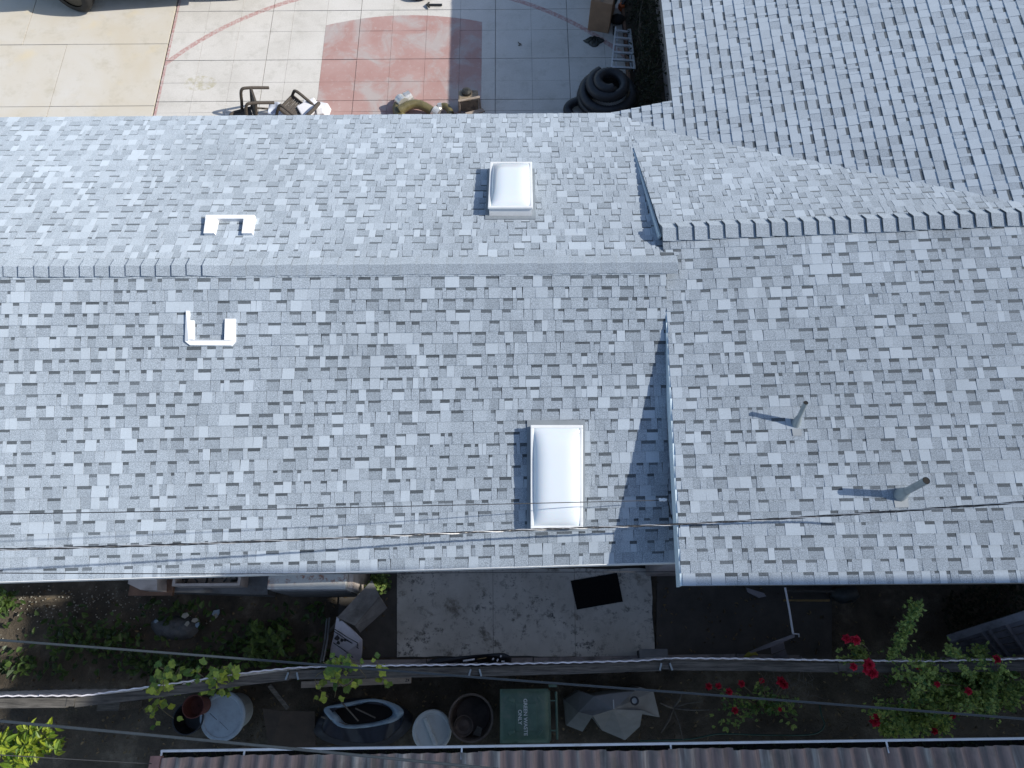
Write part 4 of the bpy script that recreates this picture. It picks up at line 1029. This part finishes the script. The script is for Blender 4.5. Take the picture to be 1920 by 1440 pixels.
# ivy on the fence
def ivy(label, px0, px1, py0, py1, nv, nl, seed, dangle):
    R = random.Random(seed); b = at((px0+px1)/2, (py0+py1)/2, 1.6); c = thing('ivy_vine', label, 'ivy', b); lm = []
    for i in range(6):
        q = MB(); q.cur = [.05, .2, .4, .6, .8, 1.0][i]; pts = [(0, 0, 0), (.25, .42, .06), (.55, .5, .02), (.72, .22, .03), (1, 0, -.08), (.72, -.22, .03), (.55, -.5, .02), (.25, -.42, .06)]
        q.v = [tuple(p) for p in pts]; q.face((0, 4, 3, 2, 1)); q.face((0, 7, 6, 5, 4)); me = q.mesh('leaf'); me.materials.append(M['ivy']); lm.append(me)
    paths = []
    for k in range(nv):
        x0 = R.uniform(px0, px1); y0 = R.uniform(py0, py0+12); n = 5; P = []
        for i in range(n): P.append(at(x0+R.uniform(-14, 14)+i*R.uniform(-8, 8), y0+(py1-y0)*i/(n-1)*R.uniform(.5, 1), 1.85-.12*i*dangle))
        P = smoothp(P, 4); paths.append(P); m = MB(); m.tube(P, .004, 5); part('stem', m, M['stem'], c)
    for k in range(nl):
        p = R.choice(R.choice(paths)); o = bpy.data.objects.new('leaf', R.choice(lm)); COL.objects.link(o); o.parent = c
        o.location = p+Vector((R.uniform(-.06, .06), R.uniform(-.05, .05), R.uniform(-.02, .06)))-b; s_ = R.uniform(.055, .115); o.scale = (s_, s_, s_); o.rotation_euler = (R.uniform(-.6, .6), R.uniform(-.6, .6), R.random()*6.28)
ivy('ivy vine with yellow green leaves hanging over the fence at the pale blue lid', 292, 428, 1243, 1308, 15, 135, 3, 1)
ivy('thin ivy strand trailing down beside the dark red clay pot', 290, 312, 1275, 1365, 3, 24, 8, 2)
ivy('ivy vine with bright leaves on the fence below the broken white panel', 592, 715, 1230, 1308, 9, 75, 5, 1.2)
# roses
def rose_flower(c, p, r, R):
    m = MB()
    for lay in range(4):
        for k in range(6-lay):
            a = k*6.283/(6-lay)+lay*.7+R.random()*.4; el = .15+lay*.42; d = Vector((math.cos(a)*math.cos(el), math.sin(a)*math.cos(el), math.sin(el)))
            m.leaf(p+Vector((0, 0, lay*r*.12)), d, Vector((-math.cos(a)*.5, -math.sin(a)*.5, 1)), r*(1-.14*lay), r*.95*(1-.12*lay), R.uniform(.0, 1), .3)
    part('rose_flower', m, M['petal'], c)
def rose(label, px, py, h, rpx, rpy, nst, nl, flowers, seed, tone=(.38, .25), L=.055):
    c, tips = shrub('rose_bush', label, 'rose bush', px, py, h, rpx, rpy, nst, nl, L, L*.6, M['rose'], tone, stemr=.009)
    R = random.Random(seed)
    for fx, fy, fz, fr in flowers:
        p = at(fx, fy, fz); m = MB(); m.tube(smoothp([p, p.lerp(Vector((at(px, py, 0).x, at(px, py, 0).y, fz*.4)), .5), Vector((at(px, py, 0).x, at(px, py, 0).y, .1))], 4), .005, 5); part('stem', m, M['stem'], c); rose_flower(c, p, fr, R)
    return c
rose('large leafy rose bush with scattered red blooms at the right edge', 1800, 1285, 1.95, 132, 72, 60, 5600, [(1868, 1236, 1.8, .055), (1757, 1283, 1.7, .04), (1815, 1296, 1.7, .05), (1725, 1253, 1.6, .05), (1640, 1352, 1.3, .075), (1786, 1342, 1.3, .04), (1752, 1371, 1.1, .045)], 1)
rose('smaller leafy rose bush in front of the large one, above the gutter', 1705, 1345, 1.6, 80, 42, 28, 2200, [(1645, 1345, 1.36, .06)], 2, (.45, .3))
rose('tall rose stem with red blooms rising over the fence', 1598, 1238, 1.95, 30, 34, 9, 480, [(1587, 1198, 2.0, .06), (1604, 1200, 2.05, .065), (1600, 1250, 1.9, .05), (1629, 1246, 1.95, .075), (1636, 1262, 1.9, .07), (1625, 1256, 1.9, .06)], 3, (.55, .25))
c, tips = shrub('rose_shoot', 'upright leafy rose shoot without blooms reaching over the dark paving', 'rose shoot', 1665, 1233, 1.9, 4, 4, 2, 30, .05, .03, M['rose'], (.5, .2))
m = MB(); P = smoothp([at(1664, 1236, 1.6), at(1685, 1208, 1.85), at(1705, 1170, 2.1), at(1718, 1134, 2.25)], 8); m.tube(P, .007, 5); part('stem', m, M['stem'], c)
m = MB()
for k in range(520):
    u = RND.random()**.7; i = min(len(P)-1, int(u*len(P))); m.leaf(P[i]+rv(-1, 1)*.09*RND.random(), rv(-.3, .6), rv(.2, 1.3), RND.uniform(.035, .06), .03, max(0, RND.gauss(.5, .25)))
part('foliage', m, M['rose'], c, kind='stuff')
rose('sparse half bare rose bush with small red blooms in the shaded strip', 1425, 1325, .9, 95, 45, 20, 240, [(1464, 1278, .95, .07), (1470, 1284, .98, .06), (1428, 1276, .85, .04), (1390, 1282, .8, .05), (1347, 1286, .8, .045), (1329, 1287, .75, .05), (1367, 1297, .8, .05), (1378, 1332, .7, .05), (1462, 1330, .7, .03)], 4, (.3, .2), .07)
m = MB()
for k in range(40):
    a = at(RND.uniform(1420, 1530), RND.uniform(1262, 1312), RND.uniform(.6, .95)); P = [a]
    d = rv(-.3, .3).normalized()
    for i in range(4): d = (d+rv(-.5, .5)*.7).normalized(); P.append(P[-1]+d*.05)
    m.tube(P, [.004, .004, .003, .003, .002], 4)
solo('dry_twigs', m, M['deadstem'], 'tangle of dry curled twigs above the sparse rose bush', 'twigs', kind='stuff')

# ------------------------------------------------------------------ court side: hedge, ladder, hose coil and clutter
m = MB()
c = thing('hedge', 'dark half dead hedge along the wall between court and north wing', 'hedge', (2.58, 11.5, 0))
for k in range(3800):
    y = RND.uniform(9.3, 15); x_ = RND.gauss(2.58, .13)+.04*math.sin(y*3); z = abs(RND.gauss(.5, .3))
    m.leaf((x_, y, z), rv(-.5, .8), rv(.2, 1), RND.uniform(.04, .09), .03, max(0, RND.gauss(.3, .3)))
part('foliage', m, M['hedge'], c, kind='stuff')
for k in range(30):
    y = RND.uniform(9.4, 15); a = Vector((2.58+RND.uniform(-.15, .15), y, 0)); m = MB(); P = [a]; d = Vector((RND.uniform(-.3, .2), RND.uniform(-.3, .3), 1)).normalized()
    for i in range(5): P.append(P[-1]+d*.22); d = (d+rv(-.2, .3)*.35).normalized()
    m.tube(P, [.016, .013, .01, .008, .006, .003], 5); part('stem', m, M['deadstem'], c)
m = MB(); m.slab([(2.26, 8, .0), (2.95, 8, .0), (2.95, 15, .0), (2.26, 15, .0)], .06); struct('planting_bed', m, M['soil'])
m = MB(); m.box((2.275, 11.5, .03), (.05, 7, .1)); tag(part('bed_edging', m, M['brownwood']), 'dark timber edging along the hedge bed', 'edging')
# hose coil
cc = at(1140, 172, .3)
c = thing('hose_coil', 'big coil of thick black corrugated hose at the hedge end', 'hose', (cc.x, cc.y, 0))
def coil(turns, r0, r1, z0, z1, a0):
    P = []; n = int(turns*28)
    for i in range(n+1):
        t = i/n; a = a0+t*turns*6.283; r = r0+(r1-r0)*t; P.append(Vector((cc.x+r*math.cos(a), cc.y+r*math.sin(a), z0+(z1-z0)*t)))
    return P
def corrug(P, r):
    Q = []; rs = []
    for a, b in zip(P, P[1:]):
        L = (b-a).length; n = max(2, int(L/.022))
        for i in range(n): Q.append(a.lerp(b, i/n)); rs.append(r*(1.05 if len(Q) % 2 else .95))
    return Q, rs
Q, rs = corrug(coil(1.9, .49, .45, .09, .34, .5), .092); m = MB(); m.tube(Q, rs, 10); part('outer_loop', m, M['coil'], c, smooth=True)
Q, rs = corrug(coil(1.5, .36, .17, .46, .56, 2.0), .092); m = MB(); m.tube(Q, rs, 10); part('upper_loop', m, M['coil'], c, smooth=True)
P = smoothp([Vector((cc.x-.30, cc.y+.10, .12)), at(1092, 186, .1), at(1072, 194, .1), at(1064, 205, .1), at(1070, 216, .1), at(1085, 226, .1)], 8); Q, rs = corrug(P, .08); m = MB(); m.tube(Q, rs, 10); part('tail', m, M['coil'], c, smooth=True)
# ladder
c = thing('ladder', 'folded aluminium ladder lying behind the black hose coil', 'ladder', at(1168, 100, 0))
La, Lb = at(1154, 53, .12), at(1146, 130, .28); Ra, Rb = at(1181, 57, .12), at(1190, 132, .28)
for a, b in ((La, Lb), (Ra, Rb)):
    m = MB(); m.bar(a, b, .03, .075); part('side_rail', m, M['alu'], c)
for k in range(6):
    u = .05+k*.18; m = MB(); m.bar(La.lerp(Lb, u), Ra.lerp(Rb, u), .045, .03); part('rung', m, M['alu'], c)
for a, b in ((at(1157, 56, .06), at(1155, 128, .12)), (at(1178, 56, .06), at(1183, 128, .12))):
    m = MB(); m.bar(a, b, .03, .05); part('inner_rail', m, M['alu'], c)
m = MB(); m.bar(La+Vector((-.03, .03, 0)), La+Vector((-.03, -.15, 0)), .05, .06); part('foot', m, M['black'], c)
# crate/box and clutter
c = thing('cardboard_box', 'tall brown cardboard box standing at the top by the ladder', 'box', at(1130, 25, 0))
A_ = [at(1112, -8, .75), at(1136, 16, .75), at(1147, 16, .75), at(1128, -10, .75)]
a = at(1122, 42, 0); R = Euler((0, 0, rad(-14))).to_matrix(); o = at(1131, 10, .3)
m = MB(); m.box((o.x, o.y, .34), (.42, .75, .68), R); part('carton', m, M['card'], c, bevel=.01)
m = MB(); m.box((o.x, o.y, .686), (.05, .74, .006), R); part('tape', m, simple('brown_tape', (.22, .15, .09), .3, .1), c)
m = MB(); m.box(Vector((o.x, o.y, .69))+R @ Vector((-.12, 0, 0)), (.17, .73, .012), R); part('flap', m, M['card'], c)
o = at(1158, 34, .1); m = MB(); m.lathe(o, [(.06, -.1), (.13, -.06), (.14, 0), (.07, .06), (.01, .08)], 14, sx=1.1, sy=.8); solo('black_bag', m, M['black'], 'small black bag lying between cardboard box and ladder', 'bag', smooth=True)
c = thing('orange_tool', 'orange and black hand tool lying at the top near the hedge', 'tool', at(1168, 8, 0))
m = MB(); m.box(at(1165, 13, .06), (.09, .12, .12), Euler((0, 0, .5)).to_matrix()); part('body', m, M['orange'], c, bevel=.015)
m = MB(); m.bar(at(1166, 10, .1), at(1176, -6, .1), .05, .06); part('grip', m, M['blackplastic'], c)
m = MB(); m.box(at(1142, -2, .4), (.3, .2, .2), Euler((.2, .1, .5)).to_matrix()); solo('green_case', m, simple('dull_green_case', (.05, .09, .075), .6, .3, 10), 'dull green case behind the cardboard box at the top edge', 'case', bevel=.02)
m = MB(); o = at(1114, 75, .05)
def crum(u, v):
    a = u*6.283; f = v; return o+Vector((.19*f*math.cos(a)*(1+.25*math.sin(3*a)), .11*f*math.sin(a)*(1+.3*math.cos(4*a)), .09*(1-f*f)*(1+.5*math.sin(7*a+5*f))-.045))
m.grid(crum, 26, 7); solo('crumpled_sheet', m, M['foil'], 'crumpled dark plastic sheet on the shaded court by the arc line', 'plastic sheet')
m = MB(); o = at(979, 83, .01)
for k in range(5): a = o+Vector((RND.uniform(-.05, .05), RND.uniform(-.04, .04), .005)); m.bar(a, a+rv(-.1, .2)*.05, .012, .008)
solo('twig_scrap', m, M['deadstem'], 'tiny twig scrap on the shaded part of the court', 'twig')
# hammer
c = thing('hammer', 'small dark hammer lying on the sunlit court near the top', 'hammer', at(815, 9, 0))
m = MB(); m.bar(at(803, 9, .03), at(829, 9, .03), .03, .03); part('handle', m, M['blackplastic'], c)
m = MB(); m.tube([at(805, 4, .04), at(801, 9, .04), at(805, 14, .04)], [.012, .028, .016], 8); part('head', m, M['rimdark'], c)
# tyre at the frame's top edge
o = at(786, -17, 0); m = MB(); m.lathe((o.x, o.y, .1), [(.16, -.1), (.27, -.1), (.31, -.05), (.31, .05), (.27, .1), (.16, .1), (.15, 0)], 32, cap=(False, False)); solo('rubber_tyre', m, M['black'], 'black tyre lying on the court, cut off by the top edge above the hammer', 'tyre', smooth=True)
# olive duct
c = thing('flexible_duct', 'olive flexible duct bent in a loop with silver couplings on the red key', 'duct', at(775, 205, 0))
P = smoothp([at(768, 181, .15), at(753, 192, .15), at(746, 203, .15), at(750, 216, .13), at(757, 226, .12)], 8); Q, rs = corrug(P, .098); m = MB(); m.tube(Q, rs, 14); part('duct', m, M['olive'], c, smooth=True)
P = smoothp([at(748, 208, .2), at(768, 197, .22), at(785, 196, .2), at(803, 204, .15), at(811, 212, .12)], 8); Q, rs = corrug(P, .085); m = MB(); m.tube(Q, rs, 14); part('duct', m, M['olive'], c, smooth=True)
for a, b, r in (((770, 180, .16), (758, 188, .15), .115), ((764, 184, .155), (761, 186, .15), .125), ((749, 186, .2), (757, 194, .22), .11), ((812, 207, .15), (822, 214, .12), .10)):
    m = MB(); m.tube([at(*a), at(*b)], r, 18); part('coupling', m, M['silver'], c)
c = thing('short_elbow', 'short olive hose elbow lying right of the bent duct', 'hose', at(838, 207, 0))
P = smoothp([at(827, 200, .12), at(835, 199, .14), at(842, 206, .12), at(846, 214, .1)], 6); m = MB(); m.tube(P, .06, 12); part('elbow', m, M['olive'], c, smooth=True)
m = MB(); m.tube([at(822, 201, .12), at(829, 199.5, .13)], .075, 14); part('coupling', m, M['silver'], c)
# machine with frame
o = at(882, 203, 0); c = thing('framed_machine', 'small tan machine in a tube frame on the edge of the shade', 'machine', o)
m = MB(); m.box(o+Vector((-.02, -.02, .22)), (.36, .24, .3)); part('body', m, M['machine'], c, bevel=.03)
m = MB(); m.lathe(o+Vector((-.05, .02, .37)), [(.09, 0), (.085, .05), (.04, .07)], 18); part('motor', m, M['rimdark'], c)
m = MB(); z = .5
P = [at(862, 210, .1), at(861, 189, .5), at(898, 182, .5), at(901, 206, .1)]; m.tube(P, .024, 8); part('tube_frame', m, M['lath'], c)
m = MB(); m.slab([at(872, 211, .4), at(905, 203, .42), at(909, 208, .4), at(878, 217, .38)], .03); part('tray', m, M['lath'], c)
for px, py in ((868, 195), (893, 190)):
    m = MB(); m.tube([at(px, py, .04)-Vector((.03, 0, 0)), at(px, py, .04)+Vector((.03, 0, 0))], .05, 12); part('wheel', m, M['black'], c)
# patio chairs
def chair(loc, rot, label):
    c = thing('patio_chair', label, 'chair', loc, rot, 'overturned patio chairs'); c.scale = (.76, .76, .76)
    def P(n, f): 
        m = MB(); f(m); return part(n, m, M['wicker'], c, local=True)
    P('seat', lambda m: [m.bar((-.26, y, .42), (.26, y, .42), .04, .014) for y in [-.24+.048*k for k in range(11)]])
    P('seat_frame', lambda m: m.tube([(-.27, -.26, .42), (.27, -.26, .42), (.27, .26, .42), (-.27, .26, .42), (-.27, -.26, .42)], .035, 6))
    P('back_frame', lambda m: m.tube(smoothp([Vector(q) for q in [(-.27, .26, .42), (-.27, .34, .7), (-.24, .40, .92), (0, .42, .96), (.24, .40, .92), (.27, .34, .7), (.27, .26, .42)]], 4), .042, 8))
    P('backrest', lambda m: [m.bar((x, .27, .46), (x, .395, .9), .034, .012, (0, 1, 0)) for x in [-.22+.044*k for k in range(11)]])
    for sx in (-1, 1):
        P('arm', lambda m: m.tube(smoothp([Vector((sx*.29, -.26, 0)), Vector((sx*.29, -.27, .5)), Vector((sx*.29, -.2, .64)), Vector((sx*.29, .1, .65)), Vector((sx*.28, .33, .66))], 4), .036, 8))
        P('leg', lambda m: m.tube([(sx*.27, .26, .42), (sx*.28, .32, 0)], .024, 8))
    return c
p = at(520, 214, 0); chair((p.x, p.y-.05, .30), (rad(-72), rad(8), rad(112)), 'dark wicker patio chair tilted over, the left one of the pair')
p = at(548, 214, 0); chair((p.x+.02, p.y-.16, .04), (rad(-26), rad(-8), rad(-118)), 'dark wicker patio chair beside the white packages')
for i, (px, py, z, s3, rz, lb) in enumerate(((580, 205, .32, (.36, .3, .1), .5, 'white flat package on top beside the overturned chairs'), (590, 211, .16, (.5, .36, .2), -.3, 'white carton under the flat package by the chairs'), (601, 211, .34, (.14, .12, .1), .2, 'small crumpled white bundle at the right of the packages'))):
    m = MB(); m.box(at(px, py, z), s3, Euler((.15, -.1, rz)).to_matrix()); solo('white_package', m, M['paper'], lb, 'package', bevel=.02)
m = MB(); o = at(528, 208, .2)
m.grid(lambda u, v: o+Vector(((u-.5)*.5, (v-.5)*.3, .1*math.sin(u*7)*math.cos(v*6)+.03*math.sin(u*19))), 18, 12); solo('crumpled_cloth', m, simple('pale_blue_cloth', (.45, .50, .60), .8, .15, 12), 'crumpled pale cloth caught between the overturned chairs', 'cloth', smooth=True)
# ------------------------------------------------------------------ parked pickup at the top left
f = at(155, 21, 0); r = at(443, 1, 0); d = (f-r); d.z = 0; wb = d.length; ang = math.atan2(d.y, d.x)
c = thing('parked_truck', 'black pickup truck mostly cut off by the top left edge', 'truck', ((f.x+r.x)/2, (f.y+r.y)/2, 0), (0, 0, ang))
# local: +x forward, near side at y>0 (towards the house), origin between wheels on near side track
def tp(n, f_, mm, **k):
    m = MB(); f_(m); return part(n, m, mm, c, local=True, **k)
h = wb/2; ys = 1
def side(m):
    prof = [(h+.95, .5), (h+.98, .85), (h+.75, 1.05), (h-.55, 1.18), (h-1.15, 1.78), (-h+.75, 1.82), (-h+.3, 1.25), (-h-1.15, 1.2), (-h-1.2, .55), (-h-.5, .45), (-h-.42, .8), (-h, .92), (-h+.42, .8), (-h+.5, .42), (h-.5, .42), (h-.42, .8), (h, .92), (h+.42, .8), (h+.5, .45)]
    m.prism([(x, -.06, z) for x, z in prof], [(x, -1.86, z) for x, z in prof])
tp('body', side, M['carpaint'], bevel=.04)
for x_ in (h, -h):
    for yy in (-.13, -1.78):
        m = MB(); R = Euler((rad(90), 0, 0)).to_matrix(); m.lathe((0, 0, 0), [(.24, -.13), (.34, -.135), (.385, -.09), (.39, 0), (.385, .09), (.34, .135), (.24, .13), (.22, 0)], 36, R, (False, False)); wl = part('wheel', m, M['black'], c, local=True, smooth=True)
        wl.location = (x_, yy+(.06 if x_ > 0 else 0), .39); wl.rotation_euler = (0, 0, rad(-20) if x_ > 0 else 0)
        m = MB(); m.lathe((0, .05, 0), [(.235, -.06), (.24, 0), (.20, .01), (.05, .03), (.01, .03)], 24, R)
        for k in range(8):
            a = k*6.283/8; m.bar((.05*math.cos(a), .085, .05*math.sin(a)), (.22*math.cos(a), .085, .22*math.sin(a)), .03, .045, (0, 1, 0))
        part('rim', m, M['rimdark'], wl, local=True)
tp('running_board', lambda m: m.box((0, .0, .38), (wb-1.0, .16, .05)), M['blackplastic'], bevel=.015)
tp('step_trim', lambda m: m.box((0, .01, .41), (wb-1.06, .07, .02)), M['olivetrim'])
tp('window', lambda m: m.prism([(h-.7, -.045, 1.2), (h-1.2, -.045, 1.7), (-h+.85, -.045, 1.74), (-h+.5, -.045, 1.28)], [(h-.7, -.08, 1.2), (h-1.2, -.08, 1.7), (-h+.85, -.08, 1.74), (-h+.5, -.08, 1.28)]), M['glass'])
tp('windscreen', lambda m: m.prism([(h-.58, -.2, 1.22), (h-.58, -1.72, 1.22), (h-1.1, -1.66, 1.77), (h-1.1, -.26, 1.77)], [(h-.6, -.2, 1.18), (h-.6, -1.72, 1.18), (h-1.12, -1.66, 1.73), (h-1.12, -.26, 1.73)]), M['glass'])
for yy in (-.25, -1.67): tp('headlight', lambda m: m.box((h+.955, yy, .82), (.06, .3, .16)), M['acrylic'], bevel=.01)
